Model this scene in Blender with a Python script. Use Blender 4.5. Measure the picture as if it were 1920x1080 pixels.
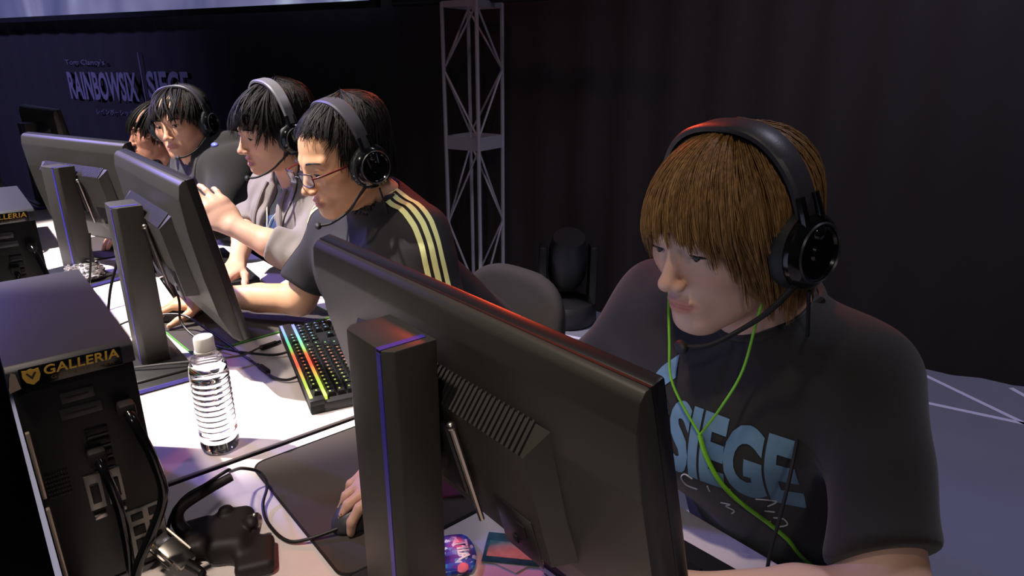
import bpy, bmesh, math, random
import numpy as np
from mathutils import Vector, Matrix, Euler
from mathutils.bvhtree import BVHTree

R = math.radians
for o in list(bpy.data.objects):
    bpy.data.objects.remove(o, do_unlink=True)
SC = bpy.context.scene
COL = SC.collection

# ------------------------------------------------------------------ camera
# World: X runs along the row of desks (away), players sit at -Y facing +Y.
cam_data = bpy.data.cameras.new('camera')
cam_data.sensor_width = 36.0
cam_data.lens = 1244.0 * 36.0 / 1920.0
cam_data.clip_start = 0.02
cam = bpy.data.objects.new('camera', cam_data)
COL.objects.link(cam)
cam.location = (0, 0, 1.38)
cam.rotation_euler = (R(71), 0, R(-130))
SC.camera = cam

# ------------------------------------------------------------------ light
SC.view_settings.view_transform = 'Standard'
SC.view_settings.look = 'None'
SC.view_settings.exposure = 0.0
SC.view_settings.gamma = 1.0
SC.view_settings.use_curve_mapping = False
w = bpy.data.worlds.new('world'); SC.world = w
w.use_nodes = True
w.node_tree.nodes['Background'].inputs[0].default_value = (0.55, 0.5, 0.6, 1)
w.node_tree.nodes['Background'].inputs[1].default_value = 0.026

def spot(name, loc, target, energy, color, size=45, blend=.5, radius=.08):
    l = bpy.data.lights.new(name, 'SPOT')
    l.energy = energy; l.color = color; l.spot_size = R(size); l.spot_blend = blend
    l.shadow_soft_size = radius
    o = bpy.data.objects.new(name, l); COL.objects.link(o)
    o.location = loc
    o.rotation_euler = (Vector(target) - Vector(loc)).to_track_quat('-Z', 'Y').to_euler()
    return o

# the stage's lighting rig plus an added front fill: every lamp hangs overhead or on the audience side, outside the picture
spot('key_spot_offscreen', (2.75, 1.39, 4.92), (2.25, -.5, .72), 2400, (1.0, .93, .88), 30.5, .12, .05)
spot('top_spot_offscreen', (.75, .95, 4.7), (.88, -.16, .72), 430, (1.0, .84, .70), 27, .8, .12)
spot('front_fill_offscreen', (-2.2, 2.6, 4.2), (.8, -.5, .9), 110, (1.0, .90, .82), 40, .7, .2)  # added frontal fill from behind the camera, no known lamp there
spot('blue_spot_offscreen', (5.4, 1.3, 3.4), (2.25, -.3, 1.1), 560, (.28, .22, 1.0), 24, .6, .15)
spot('red_spot_offscreen', (2.5, -2.05, 2.35), (.8, -.5, 1.12), 90, (1.0, .09, .03), 44, .7, .12)
spot('floor_wash_offscreen', (.2, -2.5, 4.2), (.5, -2.95, 0), 430, (.78, .78, 1.0), 95, 1.0, .3)
spot('blue_backdrop_wash_offscreen', (4.5, 5.5, 4.2), (7.0, -.75, 1.1), 1900, (.36, .36, 1.0), 36, 1.0, .3)
spot('red_backdrop_wash_offscreen', (2.6, -1.2, 4.4), (2.3, -2.7, 1.8), 48, (1.0, .26, .20), 60, .9, .2)

# ------------------------------------------------------------------ helpers
def lin(c):
    return tuple((v / 12.92 if v <= .04045 else ((v + .055) / 1.055) ** 2.4) for v in c)
def rgb(r, g, b):
    return lin((r / 255, g / 255, b / 255)) + (1,)
MATS = {}
def mat(name, col, rough=.5, metal=0, bump=0, bscale=200, var=0, vscale=6, spec=.5, emit=None, estr=0,
        trans=0, ior=1.45, alpha=1, coat=0, sheen=0, sss=0, attr=None):
    if name in MATS: return MATS[name]
    m = bpy.data.materials.new(name); m.use_nodes = True
    nt = m.node_tree; b = nt.nodes['Principled BSDF']
    b.inputs['Base Color'].default_value = col
    b.inputs['Roughness'].default_value = rough
    b.inputs['Metallic'].default_value = metal
    b.inputs['Specular IOR Level'].default_value = spec
    b.inputs['IOR'].default_value = ior
    b.inputs['Transmission Weight'].default_value = trans
    b.inputs['Alpha'].default_value = alpha
    b.inputs['Coat Weight'].default_value = coat
    b.inputs['Sheen Weight'].default_value = sheen
    if sss:
        b.inputs['Subsurface Weight'].default_value = sss
        b.inputs['Subsurface Radius'].default_value = (.012, .005, .003)
        b.inputs['Subsurface Scale'].default_value = 1.0
    if emit:
        b.inputs['Emission Color'].default_value = emit
        b.inputs['Emission Strength'].default_value = estr
    tc = nt.nodes.new('ShaderNodeTexCoord')
    src = None
    if attr:
        a = nt.nodes.new('ShaderNodeAttribute'); a.attribute_name = attr
        src = a.outputs['Color']
        nt.links.new(src, b.inputs['Base Color'])
    if var:
        n = nt.nodes.new('ShaderNodeTexNoise'); n.inputs['Scale'].default_value = vscale
        n.inputs['Detail'].default_value = 5
        nt.links.new(tc.outputs['Object'], n.inputs['Vector'])
        mx = nt.nodes.new('ShaderNodeMix'); mx.data_type = 'RGBA'; mx.blend_type = 'MULTIPLY'
        mx.inputs[0].default_value = 1
        rp = nt.nodes.new('ShaderNodeValToRGB')
        rp.color_ramp.elements[0].position = .3; rp.color_ramp.elements[1].position = .7
        lo = 1 - var
        rp.color_ramp.elements[0].color = (lo, lo, lo, 1); rp.color_ramp.elements[1].color = (1, 1, 1, 1)
        nt.links.new(n.outputs['Fac'], rp.inputs['Fac'])
        if src: nt.links.new(src, mx.inputs[6])
        else: mx.inputs[6].default_value = col
        nt.links.new(rp.outputs['Color'], mx.inputs[7])
        nt.links.new(mx.outputs[2], b.inputs['Base Color'])
    if bump:
        n2 = nt.nodes.new('ShaderNodeTexNoise'); n2.inputs['Scale'].default_value = bscale
        n2.inputs['Detail'].default_value = 3
        nt.links.new(tc.outputs['Object'], n2.inputs['Vector'])
        bp = nt.nodes.new('ShaderNodeBump'); bp.inputs['Strength'].default_value = bump
        bp.inputs['Distance'].default_value = .002
        nt.links.new(n2.outputs['Fac'], bp.inputs['Height'])
        nt.links.new(bp.outputs['Normal'], b.inputs['Normal'])
    MATS[name] = m
    return m

def wloc(o):
    v = Vector((0, 0, 0))
    while o is not None:
        v += o.location; o = o.parent
    return v

def tag(o, label=None, cat=None, group=None, kind=None):
    if label: o['label'] = label
    if cat: o['category'] = cat
    if group: o['group'] = group
    if kind: o['kind'] = kind
    return o
def thing(name, loc, label, cat, group=None, rot=None):
    o = bpy.data.objects.new(name, None); COL.objects.link(o)
    o.empty_display_size = .05
    o.location = loc
    if rot is not None: o.rotation_euler = rot
    tag(o, label, cat, group)
    return o
def link(name, me, m, parent=None, smooth=True, local=False):
    """mesh given in world coordinates (or, local=True, in the parent's own frame)"""
    o = bpy.data.objects.new(name, me); COL.objects.link(o)
    if m is not None and len(me.materials) == 0: me.materials.append(m)
    if smooth: me.polygons.foreach_set('use_smooth', [True] * len(me.polygons))
    if parent is not None:
        o.parent = parent
        if not local:
            me.transform(Matrix.Translation(-wloc(parent)))
    else:
        if not local:   # origin at the base of the thing
            co = np.empty(len(me.vertices) * 3, np.float32); me.vertices.foreach_get('co', co)
            co = co.reshape(-1, 3); lo = co.min(0); hi = co.max(0)
            c = Vector(((lo[0] + hi[0]) / 2, (lo[1] + hi[1]) / 2, lo[2]))
            me.transform(Matrix.Translation(-c)); o.location = c
    me.update()
    return o

class MB:
    def __init__(s): s.bm = bmesh.new()
    def box(s, lo, hi, bev=0, seg=2, M=None):
        lo = Vector(lo); hi = Vector(hi)
        r = bmesh.ops.create_cube(s.bm, size=1)
        c = (lo + hi) / 2; d = hi - lo
        bmesh.ops.scale(s.bm, vec=d, verts=r['verts'])
        bmesh.ops.translate(s.bm, vec=c, verts=r['verts'])
        vs = r['verts']
        if bev:
            es = list({e for v in vs for e in v.link_edges})
            rr = bmesh.ops.bevel(s.bm, geom=es, offset=bev, segments=seg, profile=.5, affect='EDGES')
            vs = list({v for f in rr['faces'] for v in f.verts} | {v for v in vs if v.is_valid})
        if M is not None: bmesh.ops.transform(s.bm, matrix=M, verts=[v for v in vs if v.is_valid])
        return s
    def tube(s, pts, rad, n=8, sub=6, closed=False, flat=None):
        P = [Vector(p) for p in pts]
        rads = list(rad) if hasattr(rad, '__len__') else [rad] * len(P)
        if sub > 1 and len(P) > 2:
            Q = []; RR = []
            m = len(P)
            rng = m if closed else m - 1
            for i in range(rng):
                if closed: a, b, c, d = P[(i - 1) % m], P[i], P[(i + 1) % m], P[(i + 2) % m]
                else: a, b, c, d = P[max(i - 1, 0)], P[i], P[i + 1], P[min(i + 2, m - 1)]
                r0, r1 = rads[i], rads[(i + 1) % m]
                for k in range(sub):
                    t = k / sub
                    Q.append(.5 * ((2 * b) + (c - a) * t + (2 * a - 5 * b + 4 * c - d) * t * t + (3 * b - a - 3 * c + d) * t ** 3))
                    RR.append(r0 + (r1 - r0) * t)
            if not closed: Q.append(P[-1]); RR.append(rads[-1])
            P, rads = Q, RR
        m = len(P); rings = []; up = None
        for i in range(m):
            if closed: t = P[(i + 1) % m] - P[i - 1]
            else: t = P[min(i + 1, m - 1)] - P[max(i - 1, 0)]
            if t.length < 1e-9: t = Vector((0, 0, 1))
            t.normalize()
            if up is None:
                up = Vector((0, 0, 1)) if abs(t.z) < .9 else Vector((1, 0, 0))
            sd = t.cross(up).normalized(); up2 = sd.cross(t).normalized(); up = up2
            fl = 1 if flat is None else flat
            rings.append([s.bm.verts.new(P[i] + (sd * math.cos(2 * math.pi * k / n) + up2 * fl * math.sin(2 * math.pi * k / n)) * rads[i]) for k in range(n)])
        for i in range(m if closed else m - 1):
            A = rings[i]; B = rings[(i + 1) % m]
            for k in range(n):
                s.bm.faces.new((A[k], A[(k + 1) % n], B[(k + 1) % n], B[k]))
        if not closed:
            s.bm.faces.new(rings[0][::-1]); s.bm.faces.new(rings[-1])
        return s
    def lathe(s, prof, n=32, M=None, cap=True):
        rings = []
        for r, z in prof:
            rings.append([s.bm.verts.new((r * math.cos(2 * math.pi * k / n), r * math.sin(2 * math.pi * k / n), z)) for k in range(n)])
        for A, B in zip(rings[:-1], rings[1:]):
            for k in range(n):
                s.bm.faces.new((A[k], A[(k + 1) % n], B[(k + 1) % n], B[k]))
        if cap:
            s.bm.faces.new(rings[0][::-1]); s.bm.faces.new(rings[-1])
        if M is not None: bmesh.ops.transform(s.bm, matrix=M, verts=[v for r in rings for v in r])
        return s
    def prism(s, poly, ext, M=None, bev=0):
        """polygon in XY extruded along Z by ext, then transformed by M"""
        b = [s.bm.verts.new((x, y, 0)) for x, y in poly]; t = [s.bm.verts.new((x, y, ext)) for x, y in poly]
        n = len(poly); fs = [s.bm.faces.new(b[::-1]), s.bm.faces.new(t)]
        for i in range(n): fs.append(s.bm.faces.new((b[i], b[(i + 1) % n], t[(i + 1) % n], t[i])))
        vs = b + t
        if bev:
            es = list({e for f in fs for e in f.edges})
            rr = bmesh.ops.bevel(s.bm, geom=es, offset=bev, segments=2, profile=.5, affect='EDGES')
            vs = list({v for f in rr['faces'] for v in f.verts} | {v for v in vs if v.is_valid})
        if M is not None: bmesh.ops.transform(s.bm, matrix=M, verts=vs)
        return s
    def hull(s, pts, bev=0):
        vs = [s.bm.verts.new(p) for p in pts]
        r = bmesh.ops.convex_hull(s.bm, input=vs)
        return s
    def ball(s, c, r, M=None, u=20, v=14):
        rr = bmesh.ops.create_uvsphere(s.bm, u_segments=u, v_segments=v, radius=1)
        r = (r, r, r) if not hasattr(r, '__len__') else r
        bmesh.ops.scale(s.bm, vec=r, verts=rr['verts'])
        if M is not None: bmesh.ops.transform(s.bm, matrix=M, verts=rr['verts'])
        bmesh.ops.translate(s.bm, vec=c, verts=rr['verts'])
        return s
    def mesh(s, name='m'):
        bmesh.ops.recalc_face_normals(s.bm, faces=s.bm.faces)
        me = bpy.data.meshes.new(name); s.bm.to_mesh(me); s.bm.free()
        return me
    def build(s, name, m, parent=None, smooth=True, local=False):
        me = s.mesh(name)
        o = link(name, me, m, parent, smooth, local)
        if smooth:
            try: me.set_sharp_from_angle(angle=R(38))
            except Exception: pass
        return o
def struct(o): o['kind'] = 'structure'; return o
def MX(loc, rot=(0, 0, 0)): return Matrix.Translation(loc) @ Euler(rot).to_matrix().to_4x4()
def frame(o, x, y, z=None):
    x = Vector(x).normalized(); y = Vector(y).normalized(); z = x.cross(y)
    M = Matrix((x, y, z)).transposed().to_4x4(); M.translation = o
    return M

def text_mesh(s, size, extrude=0.0, align='LEFT', bold=0, space=1.0, shear=0, res=3):
    cu = bpy.data.curves.new('t', 'FONT'); cu.body = s; cu.size = size; cu.extrude = extrude
    cu.align_x = align; cu.offset = bold; cu.space_character = space; cu.shear = shear; cu.resolution_u = res
    ob = bpy.data.objects.new('t', cu); COL.objects.link(ob)
    dg = bpy.context.evaluated_depsgraph_get(); dg.update()
    me = bpy.data.meshes.new_from_object(ob.evaluated_get(dg))
    bpy.data.objects.remove(ob, do_unlink=True); bpy.data.curves.remove(cu)
    return me
def text(name, s, size, M, m, parent, **k):
    me = text_mesh(s, size, **k); me.transform(M); me.materials.clear()
    return link(name, me, m, parent, smooth=False)

# ------------------------------------------------------------------ implicit surfaces
def A3(v): return np.array(v, np.float32)
def ell(p, c, r, Rm=None):
    q = p - A3(c)
    if Rm is not None: q = q @ Rm
    r = A3(r)
    k0 = np.sqrt(((q / r) ** 2).sum(1)); k1 = np.sqrt(((q / (r * r)) ** 2).sum(1)) + 1e-9
    return k0 * (k0 - 1) / k1
def cap(p, a, b, ra, rb):
    a = A3(a); b = A3(b); d = b - a
    h = np.clip(((p - a) @ d) / (d @ d + 1e-12), 0, 1)
    q = p - a - h[:, None] * d
    return np.sqrt((q * q).sum(1)) - (ra + (rb - ra) * h)
def smin(a, b, k):
    h = np.maximum(k - np.abs(a - b), 0) / k
    return np.minimum(a, b) - h * h * k * .25
def smax(a, b, k): return -smin(-a, -b, k)
def surf(sdf, lo, hi, h):
    lo = A3(lo); hi = A3(hi)
    B = 8
    nb = np.ceil((hi - lo) / (h * B)).astype(int)
    n = nb * B
    ci = np.stack(np.meshgrid(*[np.arange(k) for k in nb], indexing='ij'), -1).reshape(-1, 3)
    cc = lo + (ci * B + (B - 1) / 2) * h
    dc = sdf(cc.astype(np.float32))
    act = np.abs(dc) < h * B * 1.25
    V = np.repeat(np.repeat(np.repeat(dc.reshape(nb), B, 0), B, 1), B, 2).astype(np.float32)
    off = np.stack(np.meshgrid(*[np.arange(B)] * 3, indexing='ij'), -1).reshape(-1, 3)
    ids = ci[act]
    for s0 in range(0, len(ids), 400):
        idx = (ids[s0:s0 + 400, None, :] * B + off[None]).reshape(-1, 3)
        V[idx[:, 0], idx[:, 1], idx[:, 2]] = sdf((lo + idx * h).astype(np.float32))
    V[0] = V[-1] = .05; V[:, 0] = V[:, -1] = .05; V[:, :, 0] = V[:, :, -1] = .05
    I = V < 0
    cnt = np.zeros(n - 1, np.int8)
    for i in (0, 1):
        for j in (0, 1):
            for k in (0, 1):
                cnt += I[i:n[0] - 1 + i, j:n[1] - 1 + j, k:n[2] - 1 + k]
    cells = np.argwhere((cnt > 0) & (cnt < 8))
    vid = -np.ones(n - 1, np.int32); vid[cells[:, 0], cells[:, 1], cells[:, 2]] = np.arange(len(cells))
    acc = np.zeros((len(cells), 3), np.float32); c2 = np.zeros(len(cells), np.float32)
    corners = [(i, j, k) for i in (0, 1) for j in (0, 1) for k in (0, 1)]
    for a in corners:
        for ax in range(3):
            if a[ax]: continue
            b = list(a); b[ax] = 1
            va = V[cells[:, 0] + a[0], cells[:, 1] + a[1], cells[:, 2] + a[2]]
            vb = V[cells[:, 0] + b[0], cells[:, 1] + b[1], cells[:, 2] + b[2]]
            x = (va < 0) != (vb < 0)
            t = np.where(x, va / np.where(x, va - vb, 1), 0)
            pt = np.tile(A3(a), (len(cells), 1)); pt[:, ax] += t
            acc[x] += pt[x]; c2[x] += 1
    verts = lo + (cells + acc / c2[:, None]) * h
    quads = []
    for ax in range(3):
        u, v = [(1, 2), (2, 0), (0, 1)][ax]
        sl0 = [slice(None)] * 3; sl1 = [slice(None)] * 3
        sl0[ax] = slice(0, -1); sl1[ax] = slice(1, None)
        e = np.argwhere(I[tuple(sl0)] != I[tuple(sl1)])
        e = e[(e[:, u] > 0) & (e[:, v] > 0) & (e[:, u] < n[u] - 1) & (e[:, v] < n[v] - 1)]
        flip = I[e[:, 0], e[:, 1], e[:, 2]]
        def cell(du, dv):
            q = e.copy(); q[:, u] -= du; q[:, v] -= dv
            return vid[q[:, 0], q[:, 1], q[:, 2]]
        q = np.stack([cell(1, 1), cell(0, 1), cell(0, 0), cell(1, 0)], 1)
        q[~flip] = q[~flip][:, ::-1]
        quads.append(q)
    return verts, np.concatenate(quads)
def np_mesh(name, verts, quads):
    me = bpy.data.meshes.new(name)
    nv, nf = len(verts), len(quads); k = quads.shape[1]
    me.vertices.add(nv); me.vertices.foreach_set('co', verts.astype(np.float32).ravel())
    me.loops.add(nf * k); me.loops.foreach_set('vertex_index', quads.astype(np.int32).ravel())
    me.polygons.add(nf); me.polygons.foreach_set('loop_start', np.arange(0, nf * k, k, dtype=np.int32))
    me.polygons.foreach_set('loop_total', np.full(nf, k, np.int32))
    me.update(calc_edges=True)
    return me
def join_np(parts):
    V = []; Q = []; o = 0
    for v, q in parts:
        V.append(v); Q.append(q + o); o += len(v)
    return np.concatenate(V), np.concatenate(Q)
def set_color(me, cols, name='Col'):
    a = me.color_attributes.new(name, 'FLOAT_COLOR', 'POINT')
    c = np.ones((len(me.vertices), 4), np.float32); c[:, :3] = cols
    a.data.foreach_set('color', c.ravel())
def bvh_of(me):
    co = np.empty(len(me.vertices) * 3, np.float32); me.vertices.foreach_get('co', co)
    vs = [tuple(v) for v in co.reshape(-1, 3)]
    return BVHTree.FromPolygons(vs, [tuple(p.vertices) for p in me.polygons])

# ------------------------------------------------------------------ materials
def M_black(): return mat('black_plastic', rgb(26, 25, 27), .42, bump=.05, bscale=900)
M_satin = mat('satin_black', rgb(44, 43, 44), .36, bump=.04, bscale=1200)
M_blackp = M_black()
M_gloss = mat('gloss_black', rgb(14, 14, 16), .16, coat=.3)
M_rubber = mat('rubber_black', rgb(20, 19, 20), .7)
M_cable = mat('cable_black', rgb(16, 15, 16), .45)
M_desk = mat('desk_laminate', rgb(226, 216, 214), .55, var=.05, vscale=30, bump=.03, bscale=300)
M_deskside = mat('desk_edge', rgb(58, 52, 50), .6)
M_pad = mat('mousepad_cloth', rgb(66, 58, 55), .92, bump=.25, bscale=1800, sheen=.1)
M_metal = mat('bare_metal', rgb(178, 172, 165), .3, 1)
M_alu = mat('truss_aluminium', rgb(170, 166, 176), .5, .35)
M_gold = mat('gold_print', rgb(222, 176, 68), .45)
M_pcbody = mat('case_steel', rgb(15, 15, 17), .45, bump=.05, bscale=800)
M_pctop = mat('case_top', rgb(46, 45, 52), .5, bump=.05, bscale=600)

# ------------------------------------------------------------------ the stage
WD = Vector((.921, .389, 0)).normalized(); WN = Vector((WD.y, -WD.x, 0))      # along / behind the backdrop
W0 = Vector((2.698, -2.556, 0))
M_floor = mat('stage_floor', rgb(96, 96, 112), .55, var=.12, vscale=3, bump=.05, bscale=60)
f = MB(); f.box((-7, -7, -.9), (13, .02, 0)); floor = struct(f.build('floor', M_floor, smooth=False))
f = MB(); f.box((-7, .02, -.95), (13, 7, -.9)); struct(f.build('floor_audience', mat('audience_floor', rgb(24, 24, 28), .8, var=.2), smooth=False))
M_drape = mat('black_backdrop', rgb(36, 30, 31), .95, bump=.1, bscale=120)
wb = MB()
Mw = frame(W0, WD, (0, 0, 1))          # local x along the wall, y up, z = WD x Z
n_pl = 90
poly = []
for i in range(n_pl * 4 + 1):           # a gently pleated cloth
    u = -7 + 21 * i / (n_pl * 4)
    poly.append((u, .012 * math.sin(i * math.pi / 2) + .008 * math.sin(u * 3.1)))
front = [(u, d) for u, d in poly]; back = [(u, d - .06) for u, d in poly][::-1]
# prism lies in XY; map x->WD, y->-WN (towards the stage), z->up
wb.prism(front + back, 5.0, frame(W0 - Vector((0, 0, .0)), WD, -WN))
wall = struct(wb.build('wall_back', M_drape))

def onwall(u, z, off=.03): return W0 + WD * u + Vector((0, 0, z)) - WN * off
# projection screen above the players
scr = thing('projection_screen', onwall(5.6, 1.69, .2), 'huge bright projection screen hanging over the dark logo backdrop', 'screen')
Ms = bpy.data.materials.new('screen_picture'); Ms.use_nodes = True
nt = Ms.node_tree; bs = nt.nodes['Principled BSDF']; bs.inputs['Base Color'].default_value = (.02, .02, .02, 1); bs.inputs['Roughness'].default_value = .6
tc = nt.nodes.new('ShaderNodeTexCoord'); mp = nt.nodes.new('ShaderNodeMapping'); mp.inputs['Scale'].default_value = (1.1, 1, .35)
wv = nt.nodes.new('ShaderNodeTexNoise'); wv.inputs['Scale'].default_value = 1.6; wv.inputs['Detail'].default_value = 2.5
wv.inputs['Distortion'].default_value = .6
cr = nt.nodes.new('ShaderNodeValToRGB')
el = cr.color_ramp.elements
el[0].position = .32; el[0].color = rgb(62, 66, 108); el[1].position = .74; el[1].color = rgb(205, 220, 240)
e2 = el.new(.47); e2.color = rgb(98, 98, 138); e3 = el.new(.58); e3.color = rgb(122, 122, 162)
nt.links.new(tc.outputs['Object'], mp.inputs[0]); nt.links.new(mp.outputs[0], wv.inputs['Vector'])
nt.links.new(wv.outputs['Fac'], cr.inputs[0]); nt.links.new(cr.outputs[0], bs.inputs['Emission Color']); bs.inputs['Emission Strength'].default_value = .95
def wallbox(u0, u1, z0, z1, d0, d1):
    b = MB(); b.box((u0, z0, d0), (u1, z1, d1), 0, M=frame(W0, WD, (0, 0, 1))); return b
# z axis of that frame points behind the wall, so negative depth is towards the stage
s_ = wallbox(1.03, 9.0, 1.69, 4.1, -.20, -.17).build('screen_picture', Ms, scr, smooth=False)
wallbox(.99, 9.04, 1.655, 1.69, -.215, -.165).build('screen_frame', M_blackp, scr, smooth=False)
wallbox(.99, 1.03, 1.69, 4.14, -.215, -.165).build('screen_frame', M_blackp, scr, smooth=False)

# printed logo on the backdrop
M_logo = mat('logo_print', rgb(104, 98, 112), .8)
logo = thing('backdrop_logo', onwall(5.0, .9, .03), 'pale grey game title lettering printed on the black backdrop', 'sign')
def logo_at(px):  # distance along the wall for an azimuth expressed as a slope
    return px
def wtext(s, u, z, size, sx=1.0, **k):
    me = text_mesh(s, size, extrude=.002, **k)
    # text runs towards -u when seen from the stage
    M = frame(onwall(u, z, .035), -WD, (0, 0, 1)); 
    me.transform(Matrix.Diagonal((sx, 1, 1, 1))); me.transform(M); me.materials.clear()
    return link('lettering', me, M_logo, logo, smooth=False)
LOGO = []

# truss tower
tr = thing('truss_tower', (3.005, -2.25, 0), 'slim square aluminium truss tower in front of the black backdrop', 'truss')
cx, cy = 3.005, -2.25
base_ang = math.atan2(-.766, -.643)       # image-right direction in plan
cs = []
for k, th in enumerate((11, 101, 191, 281)):
    a = base_ang + R(th); cs.append(Vector((cx + .158 * math.cos(a), cy + .158 * math.sin(a), 0)))
for c in cs:
    b = MB(); b.tube([c + Vector((0, 0, .0)), c + Vector((0, 0, 1.66))], .011, 8, 1); b.build('truss_post', M_alu, tr)
b = MB()
for i in range(4):
    A, B = cs[i], cs[(i + 1) % 4]
    for z0, z1 in ((.06, .50), (.50, .92), (.98, 1.33), (1.33, 1.64)):
        fl = (i + (0 if z0 in (.06, .98) else 1)) % 2
        a_, b_ = (A, B) if fl else (B, A)
        br = MB(); br.tube([a_ + Vector((0, 0, z0)), b_ + Vector((0, 0, z1))], .006, 6, 1); br.build('brace', M_alu, tr)
    for z0, z1 in ((.0, .025), (.915, .985), (1.635, 1.665)):
        pl = MB()
        d = (B - A); n_ = d.cross(Vector((0, 0, 1))).normalized() * .004
        pl.hull([A + n_ + Vector((0, 0, z0)), A - n_ + Vector((0, 0, z0)), B + n_ + Vector((0, 0, z0)), B - n_ + Vector((0, 0, z0)),
                 A + n_ + Vector((0, 0, z1)), A - n_ + Vector((0, 0, z1)), B + n_ + Vector((0, 0, z1)), B - n_ + Vector((0, 0, z1))])
        pl.build('end_frame', M_alu, tr, smooth=False)
pl = MB(); pl.tube([Vector((cx, cy, 1.675)) - WD * .9, Vector((cx, cy, 1.675)) + WD * .5], .02, 10, 1)
xb = pl.build('cross_pipe', M_blackp, tr)

# moving head stage light on the floor
mh = thing('stage_light', (2.45, -2.45, 0), 'black moving-head stage light standing on the floor by the backdrop', 'light fixture')
Mh = Matrix.Translation((2.45, -2.45, 0)) @ Matrix.Rotation(base_ang, 4, 'Z') 
b = MB(); b.lathe([(.02, 0), (.155, 0), (.168, .02), (.165, .09), (.15, .12), (.02, .125)], 32, Mh); b.build('base', M_blackp, mh)
for s in (-1, 1):
    b = MB(); b.box((s * .135 - .022, -.06, .11), (s * .135 + .022, .06, .44), .015, M=Mh); b.build('yoke_arm', M_blackp, mh)
b = MB(); b.lathe([(.02, -.15), (.09, -.15), (.105, -.1), (.105, .06), (.085, .15), (.02, .15)], 28, Mh @ MX((0, 0, .36), (R(25), 0, 0))); b.build('lamp_head', M_blackp, mh)
b = MB(); b.box((-.05, .155, .06), (.05, .162, .09), .004, M=Mh); b.build('control_panel', M_metal, mh)

# pale tape lines on the floor
M_tape = mat('tape_pale', rgb(168, 164, 190), .6)
def tape(a, b_, label, wd=.012):
    a = Vector((*a, 0)); b_ = Vector((*b_, 0)); d = (b_ - a).normalized(); n_ = Vector((-d.y, d.x, 0)) * wd
    m = MB(); m.hull([p + Vector((0, 0, z)) for p in (a + n_, a - n_, b_ + n_, b_ - n_) for z in (0, .0015)])
    tag(m.build('floor_tape', M_tape, smooth=False), label, 'tape')
tape((2.75, -2.11), (1.3, -2.70), 'pale tape line on the stage floor running behind the empty chair back')
tape((.943, -3.258), (.40, -3.05), 'pale tape line slanting away across the open stage floor')
tape((1.0, -2.885), (.2, -3.17), 'pale tape line crossing the slanted tape on the open stage floor')
tape((.60, -3.395), (.40, -3.265), 'short pale tape line on the stage floor near the backdrop foot')

# ------------------------------------------------------------------ desks
def desk(x0, x1, label, inset=.06):
    t = thing('desk', ((x0 + x1) / 2, -.38, 0), label, 'desk')
    b = MB(); b.box((x0, -.76, .7135), (x1, -.014, .72), .002); b.build('desk_top', M_desk, t)
    b = MB(); b.box((x0 + .001, -.757, .688), (x1 - .001, -.017, .714)); b.build('desk_core', M_deskside, t, smooth=False)
    for x in (x0 + (.03 if x0 > 2 else .06), x1 - inset):
        for y in (-.70, -.06):
            b = MB(); b.tube([(x, y, 0), (x, y, .69)], .018, 10, 1); b.build('leg', M_blackp, t)
    b = MB(); b.box((x0 + .05, -.04, .3), (x1 - .05, -.028, .688)); b.build('modesty_panel', M_blackp, t, smooth=False)
desk(-.43, 1.065, 'white desk carrying the dark mouse bungee and the largest mouse pad')
desk(1.081, 2.576, 'white desk holding the clear water bottle and rainbow-lit keyboard', .006)
desk(2.588, 4.085, 'white desk at the far end of the row under the distant monitors')

def mousepad(x0, x1, y0, y1, label, rot=0, edge=None):
    c = Vector(((x0 + x1) / 2, (y0 + y1) / 2, .72))
    t = thing('mouse_pad', c, label, 'mouse pad', rot=(0, 0, rot))
    hx, hy, r = (x1 - x0) / 2, (y1 - y0) / 2, .022
    poly = []
    for sx, sy, a0 in ((1, 1, 0), (-1, 1, 90), (-1, -1, 180), (1, -1, 270)):
        for k in range(7):
            a = R(a0 + 15 * k); poly.append((sx * (hx - r) + r * math.cos(a), sy * (hy - r) + r * math.sin(a)))
    b = MB(); b.prism(poly, .004); b.build('cloth', M_pad, t, smooth=False, local=True)
    b = MB(); b.tube([(x, y, .003) for x, y in poly], .0022, 6, 1, closed=True); b.build('stitched_edge', edge or M_rubber, t, local=True)
mousepad(.69, 1.034, -.70, -.285, 'large dark mouse pad under the hand of the brown-haired player')
M_green = mat('pad_green_edge', rgb(86, 150, 60), .8)
mousepad(1.578, 1.92, -.70, -.33, 'dark mouse pad with green edge under the striped-jersey player hand', R(4), M_green)
mousepad(2.62, 2.98, -.68, -.28, 'dark mouse pad in front of the black hoodie player')

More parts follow.
